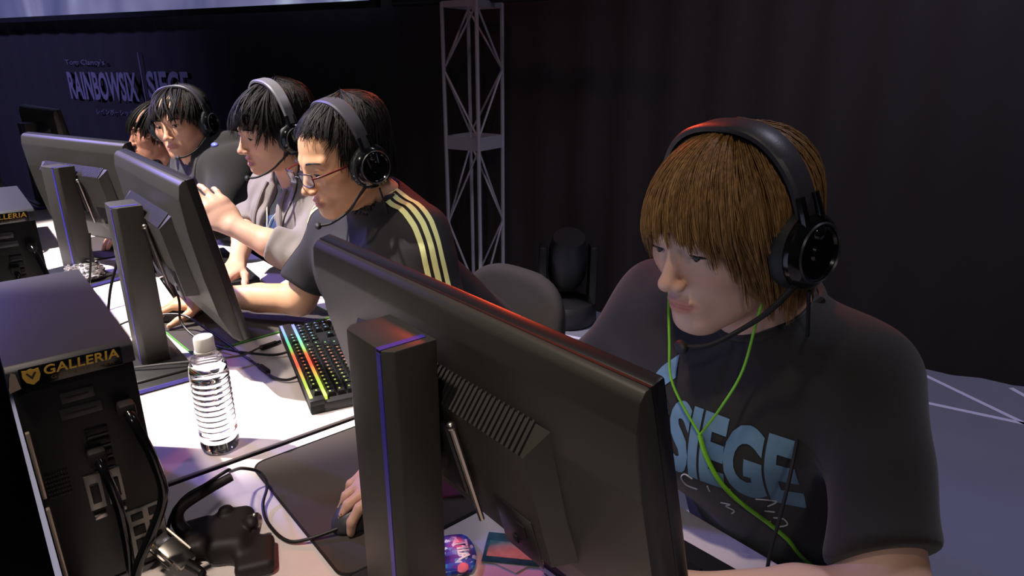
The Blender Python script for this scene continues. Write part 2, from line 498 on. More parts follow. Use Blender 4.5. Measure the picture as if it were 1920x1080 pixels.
# ------------------------------------------------------------------ monitors
M_back = mat('monitor_back', rgb(60, 58, 53), .46, bump=.03, bscale=1500, spec=.55)
M_bezel = mat('monitor_bezel', rgb(30, 29, 31), .35)
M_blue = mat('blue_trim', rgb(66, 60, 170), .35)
M_port = mat('port_dark', rgb(10, 10, 11), .5)
M_screen = mat('monitor_screen', rgb(16, 18, 22), .25, emit=(.35, .42, .6, 1), estr=1.2)
M_grille = mat('grille_plastic', rgb(58, 56, 56), .5)
def monitor(loc, label, ztop, tilt, yaw=0, zcol=1.12, basehw=.16, dy=-.04, bf=.06):
    """loc = foot of the stand column, +Y is the back of the monitor"""
    t = thing('monitor', loc, label, 'monitor', 'computer monitors on the desks', rot=(0, 0, yaw))
    z0 = loc[2]; zt = ztop - z0; zc = zcol - z0
    b = MB(); b.box((-basehw, -bf, 0), (basehw, .075, .012), .005); b.box((-basehw * .8, -bf + .012, .010), (basehw * .8, .06, .018), .004)
    ba = b.build('base', M_satin, t, local=True)
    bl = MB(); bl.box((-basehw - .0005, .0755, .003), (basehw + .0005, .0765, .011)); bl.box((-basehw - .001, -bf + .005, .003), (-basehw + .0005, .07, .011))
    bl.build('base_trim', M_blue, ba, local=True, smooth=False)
    # column: six-sided box with a sloping cap
    poly = [(-.045, .022), (-.036, .031), (.036, .031), (.045, .022), (.045, -.026), (-.045, -.026)]
    b = MB(); b.prism(poly, zc - .012, MX((0, 0, .012)), bev=.002); co = b.build('stand_column', M_back, t, local=True)
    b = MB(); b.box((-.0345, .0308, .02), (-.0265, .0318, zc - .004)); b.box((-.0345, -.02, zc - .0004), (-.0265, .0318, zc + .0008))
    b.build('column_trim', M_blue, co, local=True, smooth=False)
    # everything that tilts with the panel: panel frame with origin at its top edge
    P = MX((0, dy, zt), (-tilt, 0, 0))
    w2, hh = .2825, .34
    def T(m): m.transform(P); return m
    def tb(mbx, name, m, par=t, smooth=True):
        me = T(mbx.mesh(name)); o = link(name, me, m, par, smooth, local=True)
        if smooth:
            me.set_sharp_from_angle(angle=R(38))
        return o
    # shallow dished back shell
    b = MB()
    prof = [(-.020, 0), (-.012, .0), (-.004, -.006), (.004, -.03), (.010, -.10), (.012, -.19), (.010, -.27), (.0, -.325), (-.012, -.34), (-.020, -.34)]
    b.prism([(z, y) for y, z in prof], 2 * w2, frame((w2, 0, 0), (0, 0, 1), (0, 1, 0)), bev=.0025)
    sh = tb(b, 'back_shell', M_back)
    b = MB(); b.box((-w2 - .001, -.034, -.341), (w2 + .001, -.018, .001), .003); tb(b, 'bezel', M_bezel)
    b = MB(); b.box((-w2 + .012, -.0348, -.322), (w2 - .012, -.0335, -.012)); tb(b, 'display', M_screen, smooth=False)
    b = MB(); b.box((-w2, -.0195, -.0005), (w2, -.0170, .0006)); tb(b, 'top_groove', M_port, smooth=False)
    # raised electronics housing, with sloped sides
    zc2 = -.165
    hw, hz = .165, .075
    pts = [(sx * (hw + .018), .004, zc2 + sz * (hz + .014)) for sx in (-1, 1) for sz in (-1, 1)] + [(sx * hw, .034, zc2 + sz * hz - .01) for sx in (-1, 1) for sz in (-1, 1)]
    b = MB(); b.hull(pts); hs = tb(b, 'housing', M_back, smooth=False)
    # grille of fins on the upper slope
    b = MB()
    for i in range(46):
        x = -hw + .006 + i * (2 * hw - .012) / 45
        b.hull([(x + sx * .0013, y, z) for sx in (-1, 1) for y, z in ((.006, zc2 + hz + .0125), (.0065, zc2 + hz + .0150), (.034, zc2 + hz - .0095), (.0355, zc2 + hz - .0070))])
    g = tb(b, 'vent_grille', M_grille, hs, smooth=False); g['kind'] = 'stuff'
    # port recess towards either side, with sockets
    for s in (-1, 1):
        b = MB(); b.box((s * .12 - .03, .0335, zc2 - .1), (s * .12 + .03, .0352, zc2 - .03), .001); rc = tb(b, 'port_recess', M_bezel, hs)
        b = MB(); b.box((s * .12 - .016, .035, zc2 - .062), (s * .12 - .004, .0365, zc2 - .046)); b.box((s * .12 + .004, .035, zc2 - .085), (s * .12 + .011, .0365, zc2 - .075))
        tb(b, 'port', M_port, hs, smooth=False)
    # neck between housing and column
    b = MB(); b.tube([(0, .036, zc2), (0, .02 - dy, zc2 - .0)], .034, 16, 1); tb(b, 'neck', M_blackp)
    b = MB(); b.box((-.05, .038, zc2 - .05), (.05, .046, zc2 + .05), .004); tb(b, 'mount_plate', M_satin)
    for s in (-1, 1):
        b = MB(); b.tube([(s * .058, .041, zc2 + .05), (s * .058, .041, zc2 - .085)], .0035, 8, 1); b.ball((s * .058, .0415, zc2 + .052), .0055); tb(b, 'cable_clip', M_metal if s < 0 else M_satin)
    return t
monitor((.553, -.304, .72), 'large near monitor seen from behind in front of the brown-haired player', 1.146, R(15.5), 0, 1.12, .13)
monitor((1.59, -.262, .72), 'monitor seen from behind hiding the hand of the striped-jersey player', 1.168, R(10.5), 0, 1.092, .15)
monitor((2.44, -.245, .72), 'angled monitor seen from behind between the second computer tower and hoodie player', 1.15, R(10), R(20), 1.075, .14)
monitor((3.9, -.31, .72), 'distant monitor with blue-lit top edge at the far end of the desks', 1.165, R(8), R(8), 1.10, .16)

# ------------------------------------------------------------------ computer towers
M_io = mat('io_bracket', rgb(150, 146, 140), .4, .7)
M_slot = mat('slot_plate', rgb(60, 60, 62), .45, .3)
M_rim = mat('case_edge_steel', rgb(168, 154, 140), .35, .6)
M_ledg = mat('led_green', rgb(60, 200, 90), .3, emit=(.15, 1, .3, 1), estr=3)
M_ledo = mat('led_amber', rgb(220, 120, 40), .3, emit=(1, .4, .08, 1), estr=3)
def tower(x0, label):
    """rear of the tower faces -X"""
    y0, y1, zb, zt, L = -.124, .004, .72, 1.055, .387
    t = thing('computer_tower', (x0 + L / 2, (y0 + y1) / 2, zb), label, 'computer', 'computer towers on the desks')
    b = MB(); b.box((x0 + .004, y0 + .002, zb + .012), (x0 + L, y1 - .002, zt - .022), .002); b.build('case_body', M_pcbody, t)
    for x in (x0 + .04, x0 + L - .05):
        for y in (y0 + .02, y1 - .02):
            b = MB(); b.lathe([(.012, 0), (.012, .013)], 14, MX((x, y, zb))); b.build('foot', M_rubber, t)
    # top cover that overhangs the rear
    b = MB(); b.prism([(x0 - .004, zt - .028), (x0 - .004, zt - .006), (x0 + .003, zt), (x0 + L - .01, zt), (x0 + L, zt - .008), (x0 + L, zt - .028)], y1 - y0, frame((0, y1, 0), (1, 0, 0), (0, 0, 1)), bev=.0015)
    b.build('top_cover', M_pctop, t)
    b = MB(); b.box((x0 - .0065, y0 + .014, zt - .0275), (x0 - .0035, y1 - .012, zt - .004), .001); bd = b.build('badge_panel', M_gloss, t)
    b = MB(); b.hull([(x0 - .0055, y1 - .011, zt - .027), (x0 - .0055, y1, zt - .030), (x0 - .0035, y1 - .004, zt - .006), (x0 - .0055, y1 - .009, zt - .008), (x0 - .003, y1, zt - .026)]); b.build('corner_cap', M_rim, t, smooth=False)
    Mt = lambda y, z: frame((x0 - .0067, y, z), (0, -1, 0), (0, 0, 1))
    me = text_mesh('GALLERIA', .0155, extrude=.0003, bold=.0003, shear=.12, space=1.05)
    xs = [v.co.x for v in me.vertices]; sc = .076 / (max(xs) - min(xs))
    me.transform(Matrix.Diagonal((sc, 1, 1, 1))); me.transform(Mt(y1 - .034, zt - .0165)); me.materials.clear(); link('lettering', me, M_gold, bd, smooth=False)
    me = text_mesh('GAMEMASTER', .0058, extrude=.0002, space=1.3)
    xs = [v.co.x for v in me.vertices]; sc = .064 / (max(xs) - min(xs))
    me.transform(Matrix.Diagonal((sc, 1, 1, 1))); me.transform(Mt(y1 - .040, zt - .0232)); me.materials.clear(); link('lettering', me, mat('gold_dim', rgb(120, 88, 40), .5), bd, smooth=False)
    # shield emblem
    sh = [(0, .009), (.0035, .0075), (.008, .0085), (.0085, .0), (.006, -.0065), (0, -.0105), (-.006, -.0065), (-.0085, 0), (-.008, .0085), (-.0035, .0075)]
    b = MB(); b.prism(sh, .0006, Mt(y1 - .023, zt - .0145)); em = b.build('emblem', M_gold, bd, smooth=False)
    b = MB(); b.prism([(-.005, .004), (0, -.004), (.005, .004), (.0035, .005), (0, 0), (-.0035, .005)], .0010, Mt(y1 - .023, zt - .0145)); b.build('emblem_chevron', M_gloss, em, smooth=False)
    # rear face details
    def rb(name, m, ya, yb, za, zb_, d=.003, bev=.001, par=t):
        b = MB(); b.box((x0 + .004 - d, ya, za), (x0 + .006, yb, zb_), bev); return b.build(name, m, par)
    for za, ya, yb in ((zt - .062, -.075, -.040), (zt - .083, -.080, -.036)):
        p_ = rb('vent_plate', M_slot, ya, yb, za, za + .014)
        rb('slot', M_port, ya + .006, yb - .006, za + .006, za + .008, .0036, 0, p_)
    for i in range(4):
        p_ = rb('socket_plate', M_port, -.080, -.056, zt - .115 - i * .016, zt - .104 - i * .016, .004)
        rb('socket_rim', M_slot, -.079, -.057, zt - .1145 - i * .016, zt - .1125 - i * .016, .006, 0, p_)
    for ya in (-.083, -.061):
        p_ = rb('graphics_bracket', M_io, ya, ya + .018, zt - .215, zt - .165, .003)
        rb('video_port', M_port, ya + .004, ya + .0135, zt - .205, zt - .178, .006, .001, p_)
        rb('bracket_screw', M_metal, ya + .002, ya + .016, zt - .228, zt - .222, .006, .001)
    io = rb('io_shield', M_io, -.121, -.076, zb + .02, zt - .235, .002)
    for k, (dy_, dz, w_, h_) in enumerate(((.006, .07, .011, .012), (.024, .07, .014, .01), (.006, .05, .012, .012), (.024, .047, .014, .014), (.006, .028, .012, .014), (.025, .022, .013, .018), (.006, .008, .012, .012))):
        rb('io_port', M_port, -.121 + dy_, -.121 + dy_ + w_, zb + .02 + dz - .006, zb + .02 + dz - .006 + h_, .004, .0005, io)
    for dz, m in ((.040, M_ledg), (.033, M_ledo)):
        b = MB(); b.ball((x0 + .001, -.087, zb + dz), .0018, u=8, v=6); b.build('status_led', m, t)
    b = MB()
    for i in range(9):
        for j in range(6):
            b.box((x0 + .0008, -.030 + i * .0028, zt - .15 - j * .006), (x0 + .0025, -.0285 + i * .0028, zt - .147 - j * .006))
    g = b.build('vent_holes', M_port, t, smooth=False); g['kind'] = 'stuff'
    for za, zb_ in ((zt - .175, zt - .085), (zt - .30, zt - .19)):
        b = MB(); b.box((x0 - .002, y1 - .008, za), (x0 + .02, y1 - .0035, zb_), .001); b.build('side_panel_lip', M_rim, t)
    # plug and cables at the back
    b = MB(); b.box((x0 - .022, -.112, zt - .095), (x0 + .003, -.093, zt - .075), .004); pw = b.build('power_plug', M_rubber, t)
    b = MB(); b.tube([(x0 - .02, -.1025, zt - .086), (x0 - .034, -.106, zt - .10), (x0 - .044, -.116, zt - .15), (x0 - .046, -.118, zt - .20), (x0 - .046, -.098, zt - .245), (x0 - .044, -.076, zt - .285), (x0 - .042, -.062, zt - .327)], .0062, 10, 8)
    b.build('power_cable', M_gloss, t)
    b = MB(); b.box((x0 - .016, -.072, zt - .150), (x0 + .003, -.052, zt - .128), .004); b.build('video_plug', M_rubber, t)
    b = MB(); b.tube([(x0 - .012, -.062, zt - .14), (x0 - .024, -.065, zt - .156), (x0 - .03, -.070, zt - .20), (x0 - .03, -.070, zt - .26), (x0 - .028, -.066, zt - .33)], .0058, 10, 8)
    b.build('video_cable', M_gloss, t)
    return t
tower(.877, 'black computer tower with gold lettering beside the clear water bottle')
tower(1.87, 'black computer tower with gold lettering behind the larger near tower top')
tower(2.9, 'black computer tower at the far end beneath the distant blue-lit monitor')

# ------------------------------------------------------------------ water bottle
M_pet = mat('clear_plastic', (1, 1, 1, 1), .04, trans=1, ior=1.25)
M_water = mat('water', (.96, .98, 1, 1), .0, trans=1, ior=1.33)
M_cap = mat('white_cap', rgb(240, 236, 228), .4)
bt = thing('water_bottle', (1.131, -.265, .72), 'clear ribbed plastic water bottle with white cap standing at the desk joint', 'bottle')
prof = [(.004, .003), (.024, .0), (.030, .003), (.0325, .012)]
z = .018
while z < .135:
    prof += [(.0325, z), (.0305, z + .004), (.0325, z + .008)]; z += .0105
prof += [(.0325, z), (.0325, .150), (.030, .166), (.023, .181), (.0145, .190), (.0135, .198), (.0135, .203)]
b = MB(); b.lathe(prof, 40, MX((1.131, -.265, .72))); b.build('bottle_shell', M_pet, bt)
wp = [(max(r_ - .0016, .003), max(z_, .003)) for r_, z_ in prof if z_ < .172]
b = MB(); b.lathe(wp + [(.0245, .1735), (.003, .1735)], 40, MX((1.131, -.265, .72))); b.build('water', M_water, bt)
b = MB(); b.lathe([(.0155, .193), (.0165, .194), (.0165, .214), (.0150, .2165), (.003, .2165)], 32, MX((1.131, -.265, .72))); cp = b.build('cap', M_cap, bt)
b = MB(); b.lathe([(.0175, .1885), (.0178, .1905), (.0175, .192), (.0140, .192), (.0140, .1885)], 32, MX((1.131, -.265, .72))); b.build('cap_ring', M_cap, bt)

# ------------------------------------------------------------------ keyboards
M_kb = mat('keyboard_body', rgb(34, 33, 34), .45, bump=.05, bscale=900)
M_key = mat('keycap', rgb(20, 20, 22), .5)
def rainbow(name, lo, hi, strength):
    m = bpy.data.materials.new(name); m.use_nodes = True; nt = m.node_tree; b = nt.nodes['Principled BSDF']
    tc = nt.nodes.new('ShaderNodeTexCoord'); sp = nt.nodes.new('ShaderNodeSeparateXYZ'); mr = nt.nodes.new('ShaderNodeMapRange')
    mr.inputs[1].default_value = lo; mr.inputs[2].default_value = hi
    cr = nt.nodes.new('ShaderNodeValToRGB'); el = cr.color_ramp.elements
    el[0].position = 0; el[0].color = (.75, .9, .12, 1); el[1].position = 1; el[1].color = (.25, .25, 1, 1)
    for p_, c_ in ((.16, (.55, .8, .05, 1)), (.26, (.9, .5, .05, 1)), (.38, (1, .07, .02, 1)), (.52, (.9, .15, .03, 1)), (.60, (.25, .8, .06, 1)), (.72, (.1, .8, .45, 1)), (.85, (.15, .5, 1, 1))):
        e = el.new(p_); e.color = c_
    nt.links.new(tc.outputs['Object'], sp.inputs[0]); nt.links.new(sp.outputs[0], mr.inputs[0]); nt.links.new(mr.outputs[0], cr.inputs[0])
    nt.links.new(cr.outputs[0], b.inputs['Emission Color']); b.inputs['Emission Strength'].default_value = strength
    b.inputs['Base Color'].default_value = (.1, .1, .1, 1)
    return m
M_rb = rainbow('rainbow_led', -.20, .21, 1.0)
M_leg = rainbow('legend_led', -.20, .21, .8)
def keyboard(loc, yaw, label, lit=True, wide=.44, rimm=None):
    t = thing('keyboard', loc, label, 'keyboard', rot=(0, 0, yaw))
    D = .175
    b = MB(); b.box((-wide / 2, -D / 2, 0), (wide / 2, D / 2, .022), .003); b.box((-wide / 2, D / 2 - .03, .0), (wide / 2, D / 2, .030), .003); b.build('case', M_kb, t, local=True)
    if rimm:
        b = MB(); b.box((-wide / 2 + .002, -D / 2 - .004, .004), (wide / 2 + .006, D / 2 + .002, .014), .004); b.build('rim', rimm, t, local=True)
    if lit:
        b = MB(); b.box((-wide / 2 + .012, D / 2 - .008, .0295), (wide / 2 - .012, D / 2 - .002, .0312)); b.build('light_bar', M_rb, t, local=True, smooth=False)
        b = MB(); b.box((-wide / 2 + .012, D / 2 - .036, .021), (wide / 2 - .012, D / 2 - .0295, .0305)); b.build('light_bar', M_rb, t, local=True, smooth=False)
    km = {}
    def kmesh(w_):
        k_ = round(w_, 4)
        if k_ not in km:
            b = MB(); hx = w_ / 2 - .0008; h = .0081
            b.hull([(sx * hx, sy * h, 0) for sx in (-1, 1) for sy in (-1, 1)] + [(sx * (hx - .002), sy * (h - .002), .0095) for sx in (-1, 1) for sy in (-1, 1)])
            km[k_] = b.mesh('keycap'); km[k_].materials.append(M_key)
        return km[k_]
    u = .0188
    rows = [[1] * 1 + [-.6] + [1] * 4 + [-.3] + [1] * 4 + [-.3] + [1] * 4 + [-.4] + [1] * 3, [1] * 13 + [2, -.25] + [1] * 3 + [-.25] + [1] * 3, [1.5] + [1] * 12 + [1.5, -.25] + [1] * 3 + [-.25] + [1] * 3,
            [1.75] + [1] * 11 + [2.25, -3.5] + [1] * 3, [2.25] + [1] * 10 + [2.75, -1.25, 1, -1.25] + [1] * 3, [1.25] * 3 + [6.25] + [1.25] * 4 + [-.25] + [1] * 3 + [-.25] + [2, 1]]
    leg = MB()
    for i, row in enumerate(rows):
        y = (D / 2 - .0195) if i == 0 else (D / 2 - .046 - (i - 1) * .0255 * .78)
        z = .029 if i == 0 else .0215
        x = -wide / 2 + .018
        for k_ in row:
            if k_ < 0: x += -k_ * u; continue
            o = bpy.data.objects.new('keycap', kmesh(k_ * u)); COL.objects.link(o); o.parent = t
            o.location = (x + k_ * u / 2, y, z)
            if lit:
                cx_ = x + k_ * u / 2
                leg.box((cx_ - .0022, y + .000, z + .0094), (cx_ + .0022, y + .0035, z + .0099))
            x += k_ * u
    if lit:
        lo = leg.build('key_legends', M_leg, t, local=True, smooth=False); lo['kind'] = 'stuff'
    return t
keyboard((1.325, -.575, .72), R(-14), 'black mechanical keyboard glowing with rainbow light bars beside the bottle')
M_palerim = mat('pale_rim', rgb(170, 168, 172), .4)
keyboard((.315, -.60, .72), R(4), 'black keyboard with pale rim under the large near monitor', False, rimm=M_palerim)
keyboard((2.22, -.585, .72), R(-4), 'black keyboard in front of the grey cardigan player', False)

# ------------------------------------------------------------------ mice
M_mouse = mat('mouse_shell', rgb(58, 60, 64), .38)
def mouse(loc, yaw, label):
    t = thing('mouse', loc, label, 'mouse', rot=(0, 0, yaw))
    v, q = surf(lambda p: smax(ell(p, (0, 0, .004), (.033, .062, .036)), -(p[:, 2] - .001), .004), (-.045, -.075, -.01), (.045, .075, .05), .0025)
    link('shell', np_mesh('shell', v, q), M_mouse, t, local=True)
    b = MB(); b.tube([(0, .012, .0395), (0, .055, .0195)], .0012, 6, 1); b.build('button_split', M_port, t, local=True)
    b = MB(); b.lathe([(.010, -.004), (.011, -.002), (.011, .002), (.010, .004)], 18, MX((0, .036, .026), (0, R(90), 0))); b.build('scroll_wheel', M_rubber, t, local=True)
    b = MB(); b.box((-.033, -.02, .012), (-.029, .02, .018), .001); b.build('side_button', M_gloss, t, local=True)
mouse((.79, -.375, .7238), R(10), 'grey computer mouse under the hand of the brown-haired player')
mouse((1.852, -.400, .7238), R(12), 'dark computer mouse under the hand of the striped-jersey player')
mouse((2.75, -.42, .7238), R(0), 'dark computer mouse on the pad in front of the black hoodie player')

# mouse bungee holding the near mouse cable
bg = thing('mouse_bungee', (.84, -.185, .72), 'dark mouse bungee with bent arm standing on the desk by the tower', 'mouse bungee')
def rbox(p, c, h, ang, r):
    q_ = p - A3(c); ca, sa = math.cos(ang), math.sin(ang)
    x = q_[:, 0] * ca + q_[:, 1] * sa; y = -q_[:, 0] * sa + q_[:, 1] * ca
    e = np.stack([np.abs(x) - h[0] + r, np.abs(y) - h[1] + r, np.abs(q_[:, 2]) - h[2] + r], 1)
    return np.sqrt((np.maximum(e, 0) ** 2).sum(1)) + np.minimum(e.max(1), 0) - r
def bsdf(p):
    d = rbox(p, (.858, -.196, .738), (.046, .028, .019), R(-28), .014)
    d = smin(d, rbox(p, (.885, -.160, .734), (.036, .022, .014), R(-10), .011), .016)
    d = smin(d, rbox(p, (.800, -.208, .731), (.034, .026, .011), R(-20), .009), .016)
    d = smin(d, ell(p, (.888, -.200, .758), (.010, .011, .008)), .004)
    d = smin(d, ell(p, (.842, -.220, .756), (.013, .010, .009)), .004)
    return smax(d, -(p[:, 2] - .7205), .003)
v, q = surf(bsdf, (.74, -.28, .70), (.97, -.11, .81), .003)
M_bung = mat('bungee_plastic', rgb(34, 27, 28), .6)
link('body', np_mesh('body', v, q), M_bung, bg)
b = MB(); b.tube([(.885, -.150, .738), (.906, -.140, .756), (.910, -.147, .776), (.906, -.180, .790), (.898, -.218, .803)], [.010, .009, .0085, .0075, .0065], 12, 6); b.build('arm', M_bung, bg)
b = MB(); b.ball((.845, -.228, .752), (.006, .009, .014)); b.build('clip', M_metal, bg)

def cable(pts, r, label, m=None, name='cable', cat='cable', n=8, group=None):
    b = MB(); b.tube(pts, r, n, 8); return tag(b.build(name, m or M_cable), label, cat, group)
cable([(0.77, -0.331, 0.737), (0.791, -0.278, 0.727), (.814, -.256, .7232), (.866, -.250, .7245), (.906, -.258, .730), (0.936, -0.277, 0.74), (0.96, -0.276, 0.752), (0.958, -0.25, 0.772), (0.925, -0.225, 0.795), (.905, -.215, .811), (.908, -.185, .800), (.912, -.156, .790), (.917, -.136, .766), (.925, -.128, .735), (.915, -.132, .7235)],
      .0026, 'thin black mouse cable looping from the near mouse over the bungee arm')
# silver plug lying near the tower
pg = thing('cable_plug', (.83, -.105, .72), 'silver metal display plug hanging at the near tower ports', 'plug')
Mp = frame((.845, -.098, .785), Vector((-.70, -.38, -.42)), Vector((.4, -.9, .1)))
Mp = Mp.to_quaternion().to_matrix().to_4x4(); Mp.translation = (.862, -.112, .764)
b = MB(); b.box((0, -.013, -.006), (.045, .013, .006), .003, M=Mp); b.build('hood', M_metal, pg)
b = MB(); b.box((-.012, -.010, -.004), (.001, .010, .004), .001, M=Mp); b.build('connector', M_metal, pg)
for s in (-1, 1):
    b = MB(); b.tube([Mp @ Vector((-.016, s * .0165, 0)), Mp @ Vector((.03, s * .0165, 0))], .0028, 8, 1); b.build('thumb_screw', M_metal, pg)
b = MB(); b.tube([Mp @ Vector((.042, 0, 0)), Mp @ Vector((.065, .002, 0)), (.80, -.138, .735), (.76, -.12, .7262), (.70, -.06, .7262)], [.007, .0055, .005, .005, .005], 10, 6); b.build('lead', M_cable, pg)

# cables strewn over the desk around the second monitor
cable([(1.655, -.25, .98), (1.650, -.215, .90), (1.66, -.195, .82), (1.72, -.18, .75), (1.78, -.165, .7232)], .003, 'black cable hanging behind the second monitor and ending on the desk')
cable([(1.79, -.175, .7232), (1.80, -.25, .76), (1.75, -.36, .768), (1.66, -.40, .745), (1.56, -.425, .7245), (1.50, -.43, .7234), (1.42, -.436, .7234), (1.34, -.440, .7240), (1.297, -.455, .728), (1.288, -.480, .733)], .003, 'long black cable sweeping from the second monitor foot to the lit keyboard')
cable([(1.71, -.352, .90), (1.70, -.358, .82), (1.69, -.352, .77), (1.63, -.368, .741), (1.53, -.41, .7315), (1.47, -.455, .7285), (1.438, -.485, .7285), (1.425, -.512, .733)], .003, 'black cable dropping from the second monitor edge towards the lit keyboard')
cable([(1.58, -.160, .7232), (1.56, -.178, .738), (1.51, -.25, .748), (1.475, -.325, .748), (1.462, -.40, .740), (1.466, -.435, .7385), (1.483, -.462, .736), (1.503, -.480, .7265)], .0026, 'thin grey cable arching across the base of the second monitor', mat('cable_grey', rgb(80, 78, 78), .4))
def inline(loc, yaw, label):
    t = thing('cable_coupler', loc, label, 'connector', rot=(0, 0, yaw))
    b = MB(); b.box((-.022, -.006, -.0045), (.022, .006, .0055), .0025); b.build('shell', M_rubber, t, local=True)
    b = MB(); b.tube([(.02, 0, .0005), (.032, 0, .0005)], .0035, 8, 1); b.build('strain_relief', M_rubber, t, local=True)
inline((1.385, -.4385, .7255), R(4), 'black cable coupler lying on the desk between bottle and lit keyboard')
inline((1.507, -.496, .7255), R(-80), 'black cable coupler lying at the far corner of the lit keyboard')
cable([(.632, -.342, .93), (.634, -.352, .86), (.630, -.362, .80), (.612, -.356, .758), (.585, -.347, .7425)], .005, 'glossy black cable curving down behind the large near monitor', M_gloss)
cable([(2.10, -.25, .93), (2.08, -.235, .85), (2.05, -.21, .78), (2.04, -.18, .728)], .003, 'thin black cable hanging by the angled third monitor')
# crumpled clear wrapper
def crump(p):
    n = .006 * np.sin(p[:, 0] * 160 + 5 * np.sin(p[:, 1] * 90)) * np.sin(p[:, 1] * 150 + 3 * np.sin(p[:, 2] * 110)) + .004 * np.sin(p[:, 2] * 260 + p[:, 0] * 200)
    d = (ell(p, (2.40, -.25, .748), (.09, .05, .03)) + n) * .6
    d = smax(d, -rbox(p, (2.44, -.245, .90), (.046, .032, .22), R(20), .002), .003)
    d = smax(d, -rbox(p, (2.44 - .0075 * math.sin(R(20)), -.245 + .0075 * math.cos(R(20)), .7285), (.1405, .068, .0085), R(20), .002), .003)
    return smax(d, -(p[:, 2] - .7198), .003)
v, q = surf(crump, (2.28, -.34, .70), (2.52, -.16, .80), .004)
tag(link('plastic_wrapper', np_mesh('plastic_wrapper', v, q), mat('crinkled_foil', rgb(214, 208, 206), .12, .75), smooth=False), 'crumpled shiny wrapper lying beneath the angled third monitor', 'wrapper')
# phone propped up in front of the cardigan player
ph = thing('smartphone', (2.0, -.425, .72), 'dark smartphone with white edge propped near the cardigan player hands', 'phone')
Mq = MX((2.0, -.425, .766), (R(60), R(12), R(-35)))
b = MB(); b.box((-.07, -.036, -.004), (.07, .036, .004), .003, M=Mq); b.build('body', M_gloss, ph)
b = MB(); b.box((-.071, .033, -.0045), (.071, .0375, .0045), .002, M=Mq); b.build('edge_band', M_cap, ph)

# items lying under the large near monitor
M_print = bpy.data.materials.new('blue_print'); M_print.use_nodes = True
nt = M_print.node_tree; bs = nt.nodes['Principled BSDF']; bs.inputs['Roughness'].default_value = .3
tc = nt.nodes.new('ShaderNodeTexCoord'); vo = nt.nodes.new('ShaderNodeTexVoronoi'); vo.inputs['Scale'].default_value = 140
cr = nt.nodes.new('ShaderNodeValToRGB'); cr.color_ramp.interpolation = 'CONSTANT'; el = cr.color_ramp.elements
el[0].color = rgb(38, 58, 150); el[1].position = .8; el[1].color = rgb(200, 215, 240)
for p_, c_ in ((.3, rgb(52, 92, 190)), (.5, rgb(60, 140, 200)), (.68, rgb(90, 60, 160))):
    e = el.new(p_); e.color = c_
nt.links.new(tc.outputs['Object'], vo.inputs['Vector']); sp = nt.nodes.new('ShaderNodeSeparateColor'); nt.links.new(vo.outputs['Color'], sp.inputs[0])
nt.links.new(sp.outputs[0], cr.inputs[0]); nt.links.new(cr.outputs[0], bs.inputs['Base Color'])
pk = thing('snack_packet', (.632, -.421, .7202), 'small blue patterned packet with white letters under the near monitor', 'packet', rot=(0, 0, R(-28)))
v, q = surf(lambda p: smax(ell(p, (0, 0, .006), (.050, .034, .0065)) , np.abs(p[:, 0]) - .038, .003), (-.06, -.045, -.006), (.06, .045, .02), .0018)
link('pouch', np_mesh('pouch', v, q), M_print, pk, local=True)
me = text_mesh('TIIA', .022, extrude=.0004, bold=.0006, align='CENTER'); me.transform(MX((.0, -.008, .0122), (0, 0, R(180)))); me.materials.clear(); link('lettering', me, M_cap, pk, smooth=False, local=True)
b = MB(); b.ball((-.03, -.010, .0095), (.011, .009, .0022)); b.build('printed_fruit', mat('pink_print', rgb(226, 110, 130), .4), pk, local=True)
cd = thing('game_card', (.586, -.500, .722), 'teal glossy card lying between packet and white paper sheet', 'card', rot=(0, 0, R(42)))
b = MB(); b.box((-.045, -.03, 0), (.045, .03, .0012), .0005); b.build('card_body', mat('teal_card', rgb(52, 110, 112), .25, var=.6, vscale=40), cd, local=True)
b = MB(); b.box((-.04, -.012, .0011), (.04, .02, .0016)); b.build('card_band', mat('teal_light', rgb(100, 160, 150), .3, var=.5, vscale=60), cd, local=True, smooth=False)
b = MB(); b.prism([(.600, -.455), (.592, -.540), (.550, -.552), (.552, -.47)], .0008, MX((0, 0, .721)))
tag(b.build('paper_sheet', mat('paper', rgb(226, 214, 196), .8), smooth=False), 'white paper sheet corner under the near monitor', 'paper')

def wfit(s, u0, u1, z0, z1, bold=0.0):
    me = text_mesh(s, .2, extrude=.002, bold=bold); me.materials.clear()
    co = np.array([v.co[:] for v in me.vertices]); lo = co.min(0); hi = co.max(0)
    me.transform(Matrix.Translation((-lo[0], -lo[1], 0)))
    me.transform(Matrix.Diagonal(((u0 - u1) / (hi[0] - lo[0]), (z1 - z0) / (hi[1] - lo[1]), 1, 1)))
    me.transform(frame(onwall(u0, z0, .035), -WD, (0, 0, 1)))
    return link('lettering', me, M_logo, logo, smooth=False)
wfit('RAINBOWSIX', 4.27, 3.41, 1.075, 1.29, .006)
wfit('SIEGE', 3.29, 2.83, 1.095, 1.30, .006)
wfit("Tom Clancy's", 4.255, 3.755, 1.33, 1.38)
wfit('レインボーシックス シージ', 3.97, 3.25, .965, 1.01)
b = MB(); b.box((3.335, 1.05, -.037), (3.345, 1.43, -.033), M=frame(W0, WD, (0, 0, 1))); b.build('divider', M_logo, logo, smooth=False)

# ------------------------------------------------------------------ people
M_skin = mat('skin', rgb(205, 160, 132), .46, attr='Col', bump=.05, bscale=900, sss=.12, spec=.4)
M_eye = mat('eye_white', rgb(214, 208, 202), .2)
M_iris = mat('iris_dark', rgb(24, 17, 14), .15)
M_lash = mat('lash_dark', rgb(18, 14, 13), .6)
M_lens = mat('lens_glass', (.9, .92, 1, 1), .03, alpha=.10)
M_frame = mat('glasses_metal', rgb(70, 66, 72), .25, .8)
M_temple = mat('glasses_temple', rgb(92, 22, 18), .35)

